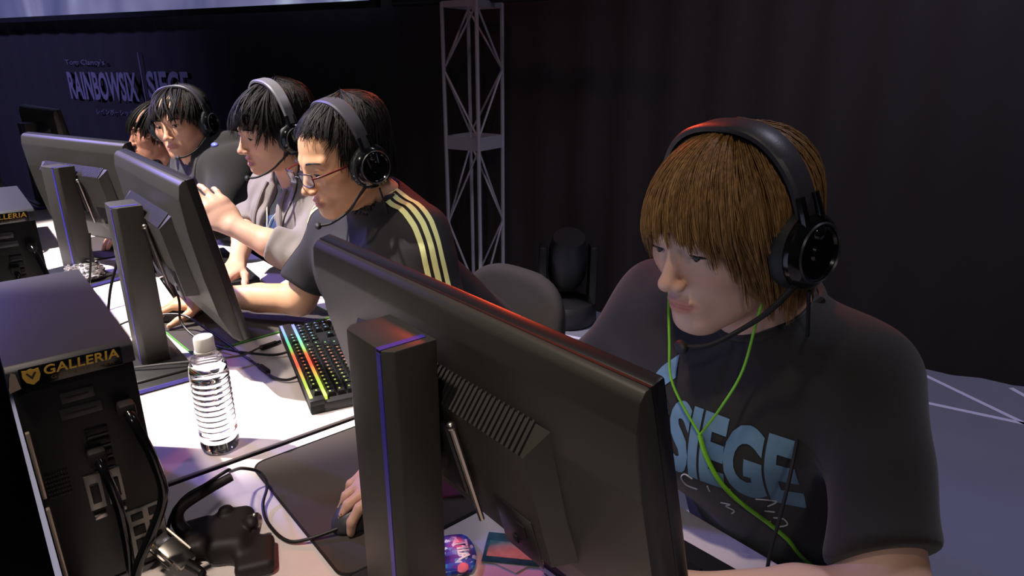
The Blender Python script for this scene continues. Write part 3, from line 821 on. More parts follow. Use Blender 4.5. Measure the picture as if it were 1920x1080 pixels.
def rotm(yaw=0, pitch=0, roll=0):
    """columns = head axes; pitch > 0 looks down, yaw > 0 turns to the person's left"""
    return (Matrix.Rotation(R(yaw), 3, 'Z') @ Matrix.Rotation(R(-pitch), 3, 'X') @ Matrix.Rotation(R(roll), 3, 'Y'))

def head_sdf(p, o):
    q = p.copy(); q[:, 0] = np.abs(q[:, 0])
    wd = o.get('wide', 1.0)
    q[:, 0] /= wd
    d = ell(q, (0, -.014, .034), (.077, .097, .084))
    d = smin(d, ell(q, (0, .020, -.030), (.064, .066, .083)), .03)
    d = smin(d, cap(q, (.050, -.004, -.052), (.016, .058, -.097), .019, .016), .03)
    d = smin(d, ell(q, (0, .070, -.099), (.020, .016, .015)), .022)
    d = smin(d, ell(q, (.042, .050, -.020), (.023, .024, .021)), .025)
    d = smin(d, cap(q, (.012, .0795, .021), (.045, .066, .021), .009, .008), .014)
    d = smax(d, -ell(q, (.031, .101, .003), (.018, .017, .011)), .012)
    d = smin(d, ell(q, (.031, .0715, .001), (.0168, .0130, .0118)), .006)
    op = o.get('eye', .003)
    d = smax(d, -ell(q, (.031, .0870, .0 - (.0035 if op < .003 else 0)), (.0135, .0085, op)), .0015)
    d = smin(d, cap(q, (0, .080, .012), (0, .1015, -.034), .0070, .0095), .013)
    d = smin(d, ell(q, (0, .1035, -.0365), (.0105, .0100, .0086)), .007)
    d = smin(d, ell(q, (.0120, .0960, -.0405), (.0072, .0092, .0066)), .006)
    d = smax(d, -ell(q, (.0060, .0995, -.0470), (.0036, .0050, .0036)), .003)
    d = smin(d, ell(q, (0, .068, -.070), (.029, .022, .020)), .014)
    mo = o.get('mouth', 0.0)
    d = smin(d, ell(q, (0, .0875, -.0645 + mo * .3), (.0190, .0050, .0040)), .006)
    d = smin(d, ell(q, (0, .0862, -.0755 - mo), (.0160, .0052, .0048)), .006)
    d = smax(d, -cap(q, (0, .0925, -.0698 - mo * .4), (.0215, .0862, -.0708 - mo * .4), .0022 + mo * .55, .0014), .0025)
    ear = ell(q, (.0785, -.014, -.006), (.0065, .0175, .031))
    ear = smax(ear, -ell(q, (.086, -.010, -.006), (.006, .0105, .021)), .004)
    d = smin(d, ear, .006)
    return d

SK = dict(base=(205, 160, 132), lip=(190, 126, 106), blush=(188, 132, 108))  # third tone is the skin's own reddening of cheeks and nose
def build_skin(sp, name='body'):
    """one mesh: head with neck, both arms with hands"""
    H = np.array(sp['head'], np.float32); Rm = np.array(sp['rot'], np.float32)
    nb = sp['neck']; parts = []; lips = []
    hs = sp.get('hscale', 1.0)
    def f(p):
        q = ((p - H) @ Rm) / hs
        d = head_sdf(q, sp) * hs
        n0 = H + Rm @ A3((0, -.022, -.055)); n1 = A3(nb)
        d = smin(d, cap(p, n0, n1, .052, .056), .022)
        d = smin(d, cap(p, n1, n1 + A3((0, -.03, -.09)), .056, .075), .03)
        return d
    lo = np.minimum(H - .16, A3(nb) - .13); hi = np.maximum(H + .16, A3(nb) + .10)
    v, q = surf(f, lo, hi, sp.get('res', .0025))
    parts.append((v, q))
    ql = ((v - H) @ Rm) / hs
    base = np.array(rgb(*sp.get('skin', SK['base']))[:3]); lip = np.array(rgb(*SK['lip'])[:3]); blush_col = np.array(rgb(*SK['blush'])[:3])
    col = np.tile(base, (len(v), 1))
    mo = sp.get('mouth', 0)
    wl = np.clip(1.25 - np.sqrt((ql[:, 0] / .023) ** 2 + ((ql[:, 2] + .070 + mo * .4) / (.0085 + mo * .9)) ** 2), 0, .3) / .3 * (ql[:, 1] > .07)
    col = col * (1 - wl[:, None]) + lip * wl[:, None]
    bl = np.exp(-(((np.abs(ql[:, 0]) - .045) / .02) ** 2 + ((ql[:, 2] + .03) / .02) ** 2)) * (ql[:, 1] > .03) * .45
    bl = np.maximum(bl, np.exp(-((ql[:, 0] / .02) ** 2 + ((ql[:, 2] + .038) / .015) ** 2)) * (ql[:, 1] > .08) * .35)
    col = col * (1 - bl[:, None]) + blush_col * bl[:, None]
    cols = [col]
    for arm in sp['arms']:
        g = arm_sdf(arm)
        pts = np.array([arm['elbow'], arm['wrist']] + ([arm['shoulder']] if 'shoulder' in arm else []) + [list(x) for x in arm['_pts']], np.float32)
        v2, q2 = surf(g, pts.min(0) - .065, pts.max(0) + .065, arm.get('res', .003))
        parts.append((v2, q2)); cols.append(np.tile(base, (len(v2), 1)))
    V, Q = join_np(parts)
    me = np_mesh(name, V, Q); set_color(me, np.concatenate(cols))
    return me

def arm_sdf(a):
    """forearm and hand with five separate fingers; hand frame: Y fingers, Z back of the hand, X thumb side"""
    E_ = A3(a['elbow']); W_ = A3(a['wrist'])
    Y = Vector(a['dir']).normalized(); Zv = Vector(a['back']); Zv = (Zv - Y * Zv.dot(Y)).normalized()
    X = Y.cross(Zv) * a['thumb']           # thumb: +1 or -1
    B = np.array([list(X), list(Y), list(Zv)], np.float32)      # rows
    def L(x, y, z): return W_ + x * B[0] + y * B[1] + z * B[2]
    caps = []
    curls = a.get('curl', (25, 25, 25, 25)); spread = a.get('spread', (6, 1, -4, -10))
    fx = (.030, .010, -.010, -.028); fy = (.088, .092, .087, .078); ln = (.072, .080, .074, .058); fr = (.0086, .0088, .0083, .0074)
    pts = []
    for i in range(4):
        p0 = np.array([fx[i], fy[i], .002]); ang = 0
        sa = R(spread[i]); ci = curls[i] if not hasattr(curls[i], '__len__') else None
        seg = (.46, .30, .24)
        pr = p0
        for k in range(3):
            ang += R((ci * (.8, 1.0, .7)[k]) if ci is not None else curls[i][k])
            dd = np.array([math.sin(sa) * math.cos(ang), math.cos(sa) * math.cos(ang), -math.sin(ang)])
            nx = pr + dd * ln[i] * seg[k]
            r0 = fr[i] * (1, .93, .86)[k]; r1 = fr[i] * (.93, .86, .76)[k]
            caps.append((L(*pr), L(*nx), r0, r1, .003 if k else .006)); pr = nx
        pts.append(L(*pr))
    tc_ = a.get('thumb_dir', (.75, .62, -.25)); tb = np.array([.024, .028, -.004]); td = np.array(tc_) / np.linalg.norm(tc_)
    t1 = tb + td * .042; td2 = td * .8 + np.array([-.12, .5, -.05]); td2 /= np.linalg.norm(td2); t2 = t1 + td2 * .030
    t3 = t2 + td2 * .024
    tcaps = [(L(*tb), L(*t1), .0135, .0110), (L(*t1), L(*t2), .0105, .0095), (L(*t2), L(*t3), .0095, .0075)]
    pts.append(L(*t3)); a['_pts'] = pts
    RmB = B.T
    rw = a.get('rw', .024)
    def g(p):
        d = cap(p, E_, E_ + (W_ - E_) * .45, a.get('re', .042), a.get('re', .042) * .93)
        d = smin(d, cap(p, E_ + (W_ - E_) * .45, W_, a.get('re', .042) * .93, rw), .01)
        if 'shoulder' in a:
            d = smin(d, cap(p, A3(a['shoulder']), E_, .042, a.get('re', .042) * 1.02), .02)
        palm = ell(p, L(.002, .052, 0), (.043, .056, .0165), RmB)
        palm = smin(palm, cap(p, L(.028, .082, .001), L(-.026, .072, .0), .0125, .0115), .012)
        palm = smin(palm, ell(p, L(.022, .040, -.010), (.019, .030, .014), RmB), .012)
        palm = smin(palm, ell(p, L(-.022, .035, -.008), (.015, .030, .013), RmB), .012)
        d = smin(d, palm, .022)
        fd = None
        for a0, b0, r0, r1, k in caps:
            c = cap(p, a0, b0, r0, r1)
            d = smin(d, c, k)
        for a0, b0, r0, r1 in tcaps:
            d = smin(d, cap(p, a0, b0, r0, r1), .006)
        if 'rest' in a: d = smax(d, -(p[:, 2] - a['rest']), .004)
        if 'mouse' in a:
            mx, my, ma = a['mouse']; q_ = p - A3((mx, my, .7238)); ca, sa = math.cos(R(ma)), math.sin(R(ma))
            lq = np.stack([q_[:, 0] * ca + q_[:, 1] * sa, -q_[:, 0] * sa + q_[:, 1] * ca, q_[:, 2]], 1)
            d = smax(d, -(ell(lq, (0, 0, .004), (.033, .062, .036)) + .0008), .003)
        return d
    return g

def eyes(person, sp):
    H = Vector(sp['head']); M3 = sp['rot']; hs = sp.get('hscale', 1.0); wd = sp.get('wide', 1)
    T = lambda x, y, z: H + M3 @ (Vector((x * wd, y, z)) * hs)
    for s in (-1, 1):
        g = sp.get('gaze', (0, 0))
        b = MB(); b.ball(T(s * .031, .0695, 0), .0126 * hs); ey = b.build('eye', M_eye, person)
        b = MB(); b.ball(T(s * .031 + g[0] * .006, .0782, g[1] * .005 - .0002), .0060 * hs, u=14, v=10); b.build('iris', M_iris, ey)
        op = sp.get('eye', .003); zc = 0 if op >= .003 else -.0035
        pts = [T(s * (.031 + x), .0835 - 18 * x * x - (.0012 if x * s * s > .01 else 0), zc + op * math.sqrt(max(0, 1 - (x / .0145) ** 2)) + .0006) for x in (-.0138, -.010, -.005, 0, .005, .010, .0142)]
        b = MB(); b.tube(pts, [.0006, .0012, .0016, .0017, .0017, .0016, .0007], 6, 3); b.build('upper_lash', M_lash, person)
        pts = [T(s * (.031 + x), y, z) for x, y, z in ((-.017, .0885, .0215), (-.008, .0890, .0245), (.004, .0855, .0255), (.014, .0785, .0240), (.021, .0700, .0205))]
        b = MB(); b.tube(pts, [.0016, .0030, .0030, .0024, .0010], 8, 4, flat=.7); b.build('eyebrow', sp['hairmat'], person)

def hair(person, sp, zend, n=2500, crown=(0, -.035), rad=(.093, .110, .112), cen=(0, -.012, .025), lift=.004, jit=.010, wid=.0013, seed=1, mess=.0, curve=0.0, tuck=.0, tip=.5, segs=11, cap_in=.006, part=None):
    """strands that run from the crown over the skull, on a solid under-layer; zend(phi) = height where they stop"""
    rnd = np.random.RandomState(seed)
    H = np.array(sp['head']); Rm = np.array(sp['rot']); hs = sp.get('hscale', 1.0)
    cen = np.array(cen); rad = np.array(rad)
    def surfpt(phi, z, off):
        """point of the hair volume at azimuth phi, height z (above/below the equator)"""
        zz = (z - cen[2]) / (rad[2] + off)
        rr = np.where(zz > 0, np.sqrt(np.maximum(1 - np.clip(zz, 0, 1) ** 2.2, 0)) , 1 - tuck * np.clip(-zz, 0, 1.5) ** 1.5)
        return np.stack([np.sin(phi) * (rad[0] + off) * rr + cen[0], np.cos(phi) * (rad[1] + off) * rr + cen[1] , np.broadcast_to(z, rr.shape)], -1)
    def path(phi, off, ze, m):
        ztop = cen[2] + (rad[2] + off) * .9999
        th0 = 0.0
        t = np.linspace(0, 1, m)
        # arc part then drop, sampled by arc length
        zeq = cen[2]
        if ze >= zeq:
            the = np.arccos(np.clip((ze - cen[2]) / (rad[2] + off), 0, 1)); th = t * the
            z = cen[2] + (rad[2] + off) * np.cos(th)
        else:
            arc = math.pi / 2 * .1; drop = zeq - ze; tot = arc + drop
            s = t * tot
            z = np.where(s < arc, cen[2] + (rad[2] + off) * np.cos(np.clip(s / arc, 0, 1) * math.pi / 2), zeq - (s - arc))
        return z
    V = []; Q = []
    # under-layer shell
    NP, NZ = 96, 16
    phis = np.linspace(-math.pi, math.pi, NP, endpoint=False)
    grid = np.zeros((NP, NZ, 3)); 
    for i, ph in enumerate(phis):
        ze = zend(math.degrees(ph)) + .010
        z = path(ph, -cap_in, ze, NZ)
        pts = surfpt(np.full(NZ, ph), z, -cap_in)
        k = np.clip((cen[2] + rad[2] - z) / rad[2], 0, 1)
        pts[:, 0] += crown[0] * (1 - k) ; pts[:, 1] += crown[1] * (1 - k)
        grid[i] = pts
    inner = grid.copy()
    cc = np.array([0, -.012, 0.0])
    inner[:, :, :2] = cc[:2] + (inner[:, :, :2] - cc[:2]) * .80; inner[:, :, 2] -= .008
    vs = np.concatenate([grid.reshape(-1, 3), inner.reshape(-1, 3)]); qs = []
    N0 = NP * NZ
    for i in range(NP):
        j = (i + 1) % NP
        for k in range(NZ - 1):
            qs.append((i * NZ + k, i * NZ + k + 1, j * NZ + k + 1, j * NZ + k))
            qs.append((N0 + i * NZ + k, N0 + j * NZ + k, N0 + j * NZ + k + 1, N0 + i * NZ + k + 1))
        qs.append((i * NZ + NZ - 1, N0 + i * NZ + NZ - 1, N0 + j * NZ + NZ - 1, j * NZ + NZ - 1))
    V.append(vs); Q.append(np.array(qs)); off0 = len(vs)
    # strands in clumps
    ncl = max(n // 14, 20)
    cphi = rnd.uniform(-math.pi, math.pi, ncl); coff = rnd.uniform(-.004, lift, ncl); clen = rnd.normal(0, jit, ncl); ccur = rnd.normal(curve, .10 + mess, ncl)
    cst = rnd.uniform(.0, .35, ncl)
    sv = []; sq = []; base = off0
    for i in range(n):
        c = i % ncl
        ph = cphi[c] + rnd.normal(0, .05)
        off = coff[c] + rnd.uniform(-.002, .002)
        ze = zend(math.degrees((ph + math.pi) % (2 * math.pi) - math.pi)) + clen[c] + rnd.normal(0, jit * .35)
        z = path(ph, off, ze, segs)
        st = cst[c] * rnd.uniform(.6, 1.2)
        # start somewhere below the crown so strands overlap like layers
        tt = np.linspace(st, 1, segs); z = np.interp(tt, np.linspace(0, 1, segs), z)
        t = np.linspace(0, 1, segs)
        phs = ph + ccur[c] * (t - .5) + (cphi[c] - ph) * t * tip
        lif = off + mess * .03 * t ** 2 * rnd.uniform(-.3, 1)
        pts = surfpt(phs, z, 0)
        k = np.clip((cen[2] + rad[2] - z) / rad[2], 0, 1)
        pts[:, 0] += crown[0] * (1 - k); pts[:, 1] += crown[1] * (1 - k)
        nrm = pts - cen; nrm /= np.linalg.norm(nrm, axis=1)[:, None] + 1e-9
        pts = pts + nrm * (lif[:, None] if hasattr(lif, '__len__') else lif)
        tg = np.gradient(pts, axis=0); tg /= np.linalg.norm(tg, axis=1)[:, None] + 1e-9
        sd = np.cross(tg, nrm); sd /= np.linalg.norm(sd, axis=1)[:, None] + 1e-9
        wv = wid * (1.0 - .75 * t ** 3)[:, None] * rnd.uniform(.7, 1.5)
        wv[0] *= .3
        a_ = pts + sd * wv; b_ = pts - sd * wv; c_ = pts + nrm * wv * .9
        ring = np.stack([a_, c_, b_], 1).reshape(-1, 3)
        sv.append(ring)
        ii = np.arange(segs - 1)[:, None] * 3 + base
        for u0, u1 in ((0, 1), (1, 2), (2, 0)):
            sq.append(np.concatenate([ii + u0, ii + u1, ii + 3 + u1, ii + 3 + u0], 1))
        base += segs * 3
    V = np.concatenate(V + sv); Q = np.concatenate(Q + sq)
    V = (V * hs) @ Rm.T + H
    me = np_mesh('hair', V, Q)
    return link('hair', me, sp['hairmat'], person)

def wrinkle(p, amp, f=1.0, d=(0, 0, 1)):
    x, y, z = p[:, 0] * f, p[:, 1] * f, p[:, 2] * f
    a = np.sin(31 * x + 23 * z + 2.2 * np.sin(19 * y + 8 * z)) * np.sin(17 * z - 13 * y + 1.7 * np.sin(21 * x))
    b_ = np.sin(55 * z + 27 * x - 30 * y + 2 * np.sin(24 * x + 11 * y)) * .45
    return amp * (a + b_)

def sleeve(p, a, b, ra, rb, end, k=.012):
    """tapered sleeve from a towards b, cut flat at b"""
    a = A3(a); b = A3(b); d = (b - a) / np.linalg.norm(b - a)
    c = cap(p, a, b + d * .03, ra, rb)
    return smax(c, (p - b) @ d, k)

def torso_sdf(sp, infl=0.0):
    L_, R_, N_, P_ = (A3(sp[k]) for k in ('shL', 'shR', 'neck', 'pelvis'))
    mid = (L_ + R_) / 2
    bulk = sp.get('bulk', 1.0)
    def f(p):
        d = cap(p, L_, R_, .058 + infl, .058 + infl)
        for s, e in ((L_, 1), (R_, -1)):
            top = mid + (s - mid) * .52 + A3((0, .012, -.07)); bot = P_ + (s - mid) * .42 + A3((0, .02, .10))
            d = smin(d, cap(p, top, bot, (.092 + infl) * bulk, (.105 + infl) * bulk), .06)
            d = smin(d, cap(p, N_ + A3((0, -.018, -.005)), s + A3((0, 0, .0)), .045 + infl, .052 + infl), .04)
        d = smin(d, cap(p, mid + A3((0, .035, -.12)), P_ + A3((0, .05, .15)), (.085 + infl) * bulk, (.10 + infl) * bulk), .06)
        return d
    return f

def person(sp):
    t = thing('person', (sp['pelvis'][0], sp['pelvis'][1], 0), sp['label'], 'person')
    link('body', build_skin(sp), M_skin, t)
    eyes(t, sp)
    # trousers and shoes
    P_ = Vector(sp['pelvis']); c = A3(P_)
    def legs(p):
        d = cap(p, c + A3((-.08, 0, 0)), c + A3((.08, 0, 0)), .12, .12)
        d = smin(d, cap(p, c + A3((0, 0, 0)), c + A3((0, .0, .10)), .13, .12), .05)
        for s in (-1, 1):
            kn = c + A3((s * .12, .40, .0)); an = A3((c[0] + s * .13, c[1] + .38, .10))
            d = smin(d, cap(p, c + A3((s * .09, .02, 0)), kn, .085, .06), .04)
            d = smin(d, cap(p, kn, an, .058, .05), .03)
        return d + wrinkle(p, .003)
    v, q = surf(legs, (c[0] - .32, c[1] - .20, .02), (c[0] + .32, c[1] + .52, c[2] + .30), .009)
    link('trousers', np_mesh('trousers', v, q), mat('trousers_dark', rgb(30, 32, 42), .85), t)
    for s in (-1, 1):
        a = A3((c[0] + s * .13, c[1] + .36, .045))
        v, q = surf(lambda p: smax(smin(cap(p, a, a + A3((0, .16, -.005)), .042, .038), cap(p, a, a + A3((0, .02, .06)), .04, .045), .02), -p[:, 2] + .002, .004), a - .07, a + A3((.07, .25, .13)), .008)
        link('shoe', np_mesh('shoe', v, q), M_rubber, t)
    return t

def garment(t, sdf, lo, hi, h, name, m):
    def clear(p):      # the desk edge pushes the cloth back
        dk = np.maximum(-.765 - p[:, 1], np.maximum(.684 - p[:, 2], p[:, 2] - .7235))
        return smax(sdf(p), -dk, .004)
    v, q = surf(clear, lo, hi, h)
    me = np_mesh(name, v, q)
    bv = bvh_of(me)
    return link(name, me, m, t), bv

# -------- head-worn things
M_cushion = mat('ear_cushion', rgb(26, 27, 28), .6, bump=.2, bscale=500)
M_band = mat('headband_leather', rgb(58, 56, 62), .42, bump=.1, bscale=700)
M_rib = mat('ear_ribs', rgb(150, 152, 156), .35, .3)
def headset(sp, label, up=0.0, side=-1, boomlen=1.0, out=.008, back=0.0, ribs=False, bandw=.017, bandm=None, boom=True, cable_to=None):
    H = Vector(sp['head']); M3 = sp['rot']; hs = sp.get('hscale', 1.0)
    t = thing('headset', H + M3 @ Vector((0, 0, -.04)), label, 'headset')
    T = Matrix.Translation(H) @ M3.to_4x4() @ Matrix.Scale(hs, 4)
    def put(mb, name, m, par=t):
        me = mb.mesh(name); me.transform(T); o = link(name, me, m, par)
        me.set_sharp_from_angle(angle=R(40)); return o
    bx = .098 + out; bz = .129 + up; by = -.014 + back
    def band(k0, k1, rx, rz, wdt, thk, zb, name, m):
        b = MB(); n = 40; prev = None
        for i in range(n + 1):
            a = R(k0 + (k1 - k0) * i / n)
            c_ = math.cos(a); s_ = math.sin(a)
            sx = math.copysign(abs(c_) ** .8, c_)
            P0 = Vector((rx * sx, by, zb + (rz - zb) * abs(s_) ** .9)); N_ = Vector((c_ / rx, 0, s_ / rz)).normalized()
            ww = wdt * (.75 + .25 * s_)
            ring = [b.bm.verts.new(P0 + N_ * th + Vector((0, w_, 0))) for th, w_ in ((-thk, -ww), (-thk, ww), (thk * .3, ww), (thk, ww * .8), (thk, -ww * .8), (thk * .3, -ww))]
            if prev:
                for k in range(6): b.bm.faces.new((prev[k], prev[(k + 1) % 6], ring[(k + 1) % 6], ring[k]))
            else: b.bm.faces.new(ring)
            prev = ring
        b.bm.faces.new(prev[::-1])
        return put(b, name, m)
    band(8, 172, bx, bz, bandw, .0042, .01, 'headband', bandm or M_band)
    band(25, 155, bx - .007, bz - .009, bandw * .85, .003, .01, 'band_pad', M_cushion)
    for s in (-1, 1):
        Mc = MX((s * (.079 + out), by, -.012), (0, R(90 * s), 0))
        b = MB(); b.lathe([(.02, -.004), (.040, -.004), (.047, .001), (.048, .010), (.044, .017), (.02, .018)], 36, Mc); cu = put(b, 'ear_cushion', M_cushion)
        b = MB(); b.lathe([(.02, .012), (.043, .014), (.0435, .024), (.036, .032), (.030, .033), (.028, .030), (.012, .030), (.010, .033), (.002, .033)], 36, Mc); ec = put(b, 'ear_cup', M_gloss)
        b = MB(); b.lathe([(.0325, .0325), (.034, .0345), (.0355, .0325)], 36, Mc, cap=False); put(b, 'cup_ring', M_satin, ec)
        if ribs:
            b = MB()
            for k in range(14):
                a = R(95 + k * 12); cc = Mc @ Vector((.0455 * math.cos(a), .0455 * math.sin(a), .012))
                b.ball(cc, (.0022, .0022, .0022), u=8, v=6)
            put(b, 'rib_studs', M_rib, ec)
        b = MB(); b.tube([(s * (bx - .001), by - .012, .055), (s * (bx + .006), by - .013, .02), (s * (bx + .008), by - .010, -.012)], [.005, .0055, .004], 8, 4)
        b.tube([(s * (bx - .001), by + .012, .055), (s * (bx + .006), by + .013, .02), (s * (bx + .008), by + .010, -.012)], [.005, .0055, .004], 8, 4)
        put(b, 'yoke', M_gloss)
        b = MB(); b.ball((s * (bx + .012), by, .012), (.006, .009, .009)); put(b, 'swivel', M_gloss)
    if boom:
        s = side
        pts = [(s * (bx + .004), by + .018, -.035), (s * (bx - .006), by + .055, -.062), (s * .078, .060, -.088), (s * .055, .097, -.100 - .004 * boomlen), (s * .030, .118, -.100 - .006 * boomlen)]
        b = MB(); b.tube(pts, [.0042, .0034, .0030, .0030, .0032], 8, 6); put(b, 'mic_boom', M_rubber)
        e = Vector(pts[-1])
        b = MB(); b.ball(e, (.0125, .0075, .0075), Matrix.Rotation(R(25 * s), 4, 'Z')); put(b, 'microphone', M_cushion)
    if cable_to:
        inv = T.inverted()
        pts = [Vector((side * (bx - .002), by, -.062))] + [inv @ Vector(c_) for c_ in cable_to]
        b = MB(); b.tube(pts, .0024, 8, 8); put(b, 'headset_cable', M_rubber)
    return t

def hairmat(name, c, c2, rough=.42):
    m = mat(name, rgb(*c), rough, spec=.3)
    nt = m.node_tree; b = nt.nodes['Principled BSDF']
    tc = nt.nodes['Texture Coordinate']; mp = nt.nodes.new('ShaderNodeMapping'); mp.inputs['Scale'].default_value = (260, 260, 14)
    n = nt.nodes.new('ShaderNodeTexNoise'); n.inputs['Scale'].default_value = 1; n.inputs['Detail'].default_value = 3
    cr = nt.nodes.new('ShaderNodeValToRGB'); cr.color_ramp.elements[0].position = .35; cr.color_ramp.elements[1].position = .68
    cr.color_ramp.elements[0].color = rgb(*c); cr.color_ramp.elements[1].color = rgb(*c2)
    nt.links.new(tc.outputs['Object'], mp.inputs[0]); nt.links.new(mp.outputs[0], n.inputs['Vector']); nt.links.new(n.outputs['Fac'], cr.inputs[0]); nt.links.new(cr.outputs[0], b.inputs['Base Color'])
    return m
H_brown = hairmat('hair_brown', (110, 80, 46), (158, 120, 72))
H_black = hairmat('hair_black', (20, 17, 16), (36, 31, 28), .55)
def lerp_table(tab):
    xs = [a for a, _ in tab]; ys = [b for _, b in tab]
    return lambda d: float(np.interp(d, xs, ys))
def on_surface(bv, p, off=.0015):
    loc, nrm, i, d = bv.find_nearest(Vector(p))
    return loc + nrm * off

# ======== the brown-haired player, nearest
p1 = dict(label='person with brown bowl-cut hair in black lettered t-shirt behind the large near monitor', head=(.432, -.698, 1.186), rot=rotm(-9, 11, 3), hscale=.96, neck=(.415, -.78, 1.065),
          shL=(.305, -.80, 1.010), shR=(.590, -.79, 1.008), pelvis=(.41, -1.04, .50), hairmat=H_brown, res=.002, eye=.0022, gaze=(.1, -.8), skin=(206, 164, 142),
          arms=[dict(shoulder=(.61, -.79, .975), elbow=(.715, -.65, .80), wrist=(.792, -.468, .781), rest=.7236, mouse=(.79, -.375, 10), dir=(.0, 1, -.10), back=(0, .1, 1), thumb=-1, curl=((12, 32, 30), (14, 36, 32), (18, 42, 36), (22, 46, 36)), spread=(3, 1, -3, -8), thumb_dir=(.62, .75, -.30), re=.040),
                dict(shoulder=(.275, -.79, .975), elbow=(.166, -.665, .825), wrist=(.33, -.555, .795), rest=.7545, dir=(.8, .6, -.12), back=(0, 0, 1), thumb=1, curl=(30, 30, 30, 30), re=.043)])
t1 = person(p1)
tor = torso_sdf(p1, .014)
def shirt1(p):
    d = tor(p)
    d = smin(d, sleeve(p, (.285, -.80, .995), (.186, -.695, .868), .056, .062, 0), .035)
    d = smin(d, sleeve(p, (.590, -.79, .992), (.668, -.705, .865), .056, .064, 0), .035)
    d = d + wrinkle(p, .0065, .62) + .004 * np.sin((p[:, 2] * 30 + p[:, 0] * 22)) * np.clip((1.0 - p[:, 2]) * 4, 0, 1)
    d = smax(d, -cap(p, (.418, -.765, 1.10), (.415, -.79, 1.05), .066, .060), .008)
    return d
M_tee = mat('tshirt_black', rgb(38, 34, 31), .9, bump=.25, bscale=1200, sheen=.15)
sh1, bv1 = garment(t1, shirt1, (.02, -1.2, .52), (.84, -.58, 1.16), .005, 't_shirt', M_tee)
# crew-neck rib
ring = []
for k in range(28):
    a = 2 * math.pi * k / 28
    ring.append(on_surface(bv1, (.416 + .070 * math.cos(a), -.778 + .066 * math.sin(a), 1.085 - .03 * math.sin(a)), .001))
b = MB(); b.tube(ring, .0055, 8, 1, closed=True); b.build('collar', M_tee, sh1)
hair(t1, p1, lerp_table([(-180, -.085), (-110, -.085), (-75, -.085), (-58, -.070), (-46, -.035), (-34, .0), (-15, .022), (15, .028), (35, .022), (50, -.0), (70, -.04), (110, -.085), (180, -.085)]),
     n=5600, rad=(.095, .112, .099), cen=(0, -.012, .020), lift=.007, jit=.008, wid=.00085, seed=3, curve=-.30, tuck=.10, segs=13, crown=(0, -.02))
headset(p1, 'black over-ear headset worn by the brown-haired player', up=.0, out=.012, cable_to=[(.335, -.76, .99), (.30, -.68, .93), (.295, -.65, .84), (.30, -.63, .775), (.36, -.56, .757)], bandw=.019)
# print on the chest
M_print1 = mat('shirt_print_blue', rgb(112, 146, 168), .8, bump=.2, bscale=900, var=.25, vscale=25)
def project_print(me, bv, O, ux, uz, parent, m, name, off=.0016, maxlen=.008):
    bm = bmesh.new(); bm.from_mesh(me)
    bmesh.ops.triangulate(bm, faces=bm.faces)
    for _ in range(5):
        es = [e for e in bm.edges if e.calc_length() > maxlen]
        if not es: break
        bmesh.ops.subdivide_edges(bm, edges=es, cuts=1)
        bmesh.ops.triangulate(bm, faces=bm.faces)
    ux = Vector(ux).normalized(); uz = Vector(uz).normalized(); d = ux.cross(uz).normalized()   # d points out of the chest
    for v in bm.verts:
        P = Vector(O) + ux * v.co.x + uz * v.co.y
        hit = bv.ray_cast(P + d * .3, -d)
        v.co = hit[0] + d * off if hit[0] is not None else P
    me2 = bpy.data.meshes.new(name); bm.to_mesh(me2); bm.free()
    return link(name, me2, m, parent)
def fit_text(s, wdt, hgt, bold=.0):
    me = text_mesh(s, .1, bold=bold, res=4); me.materials.clear()
    co = np.array([v.co[:] for v in me.vertices]); lo = co.min(0); hi = co.max(0)
    me.transform(Matrix.Translation((-lo[0], -lo[1], 0)))
    me.transform(Matrix.Diagonal((wdt / (hi[0] - lo[0]), hgt / (hi[1] - lo[1]), 1, 1)))
    return me
CU = Vector((-1, .0, 0)); CZ = Vector((0, -.28, .96))
PR0 = Vector((.545, -.62, .905))
project_print(fit_text('6', .050, .138, .006), bv1, PR0 + CU * .035 + CZ * -.02, CU, CZ, sh1, M_print1, 'shirt_number')
project_print(fit_text('SIEGE', .150, .104, .005), bv1, PR0 + CU * .086 + CZ * -.038, CU, CZ, sh1, M_print1, 'shirt_lettering')
M_pen = mat('white_pen', rgb(190, 186, 186), .7)
def scrawl(strokes, O):
    b = MB()
    for st in strokes:
        P = []
        for x, y in st:
            hit = bv1.ray_cast(Vector(O) + CU * x + CZ * y + Vector((0, .3, 0)), Vector((0, -1, 0)))
            if hit[0] is not None: P.append(hit[0] + hit[1] * .001)
        if len(P) > 1: b.tube(P, .0011, 5, 4)
    b.build('handwriting', M_pen, sh1)['kind'] = 'stuff'
scrawl([[(.0, .014), (.006, .006), (.016, .014)], [(.006, .006), (.004, -.006)],
        [(.060, .012), (.050, .016), (.043, .004), (.046, -.010), (.060, -.012)],
        [(.078, .006), (.078, -.006)], [(.105, .012), (.105, .0)], [(.13, .0), (.15, .0), (.14, -.014)],
        [(.085, -.03), (.097, -.028), (.090, -.036), (.099, -.042), (.094, -.052)],
        [(.135, -.026), (.145, -.026)], [(.142, -.040), (.152, -.040), (.155, -.052), (.144, -.060), (.135, -.056), (.138, -.050)]], PR0 + CZ * -.07 + CU * .06)
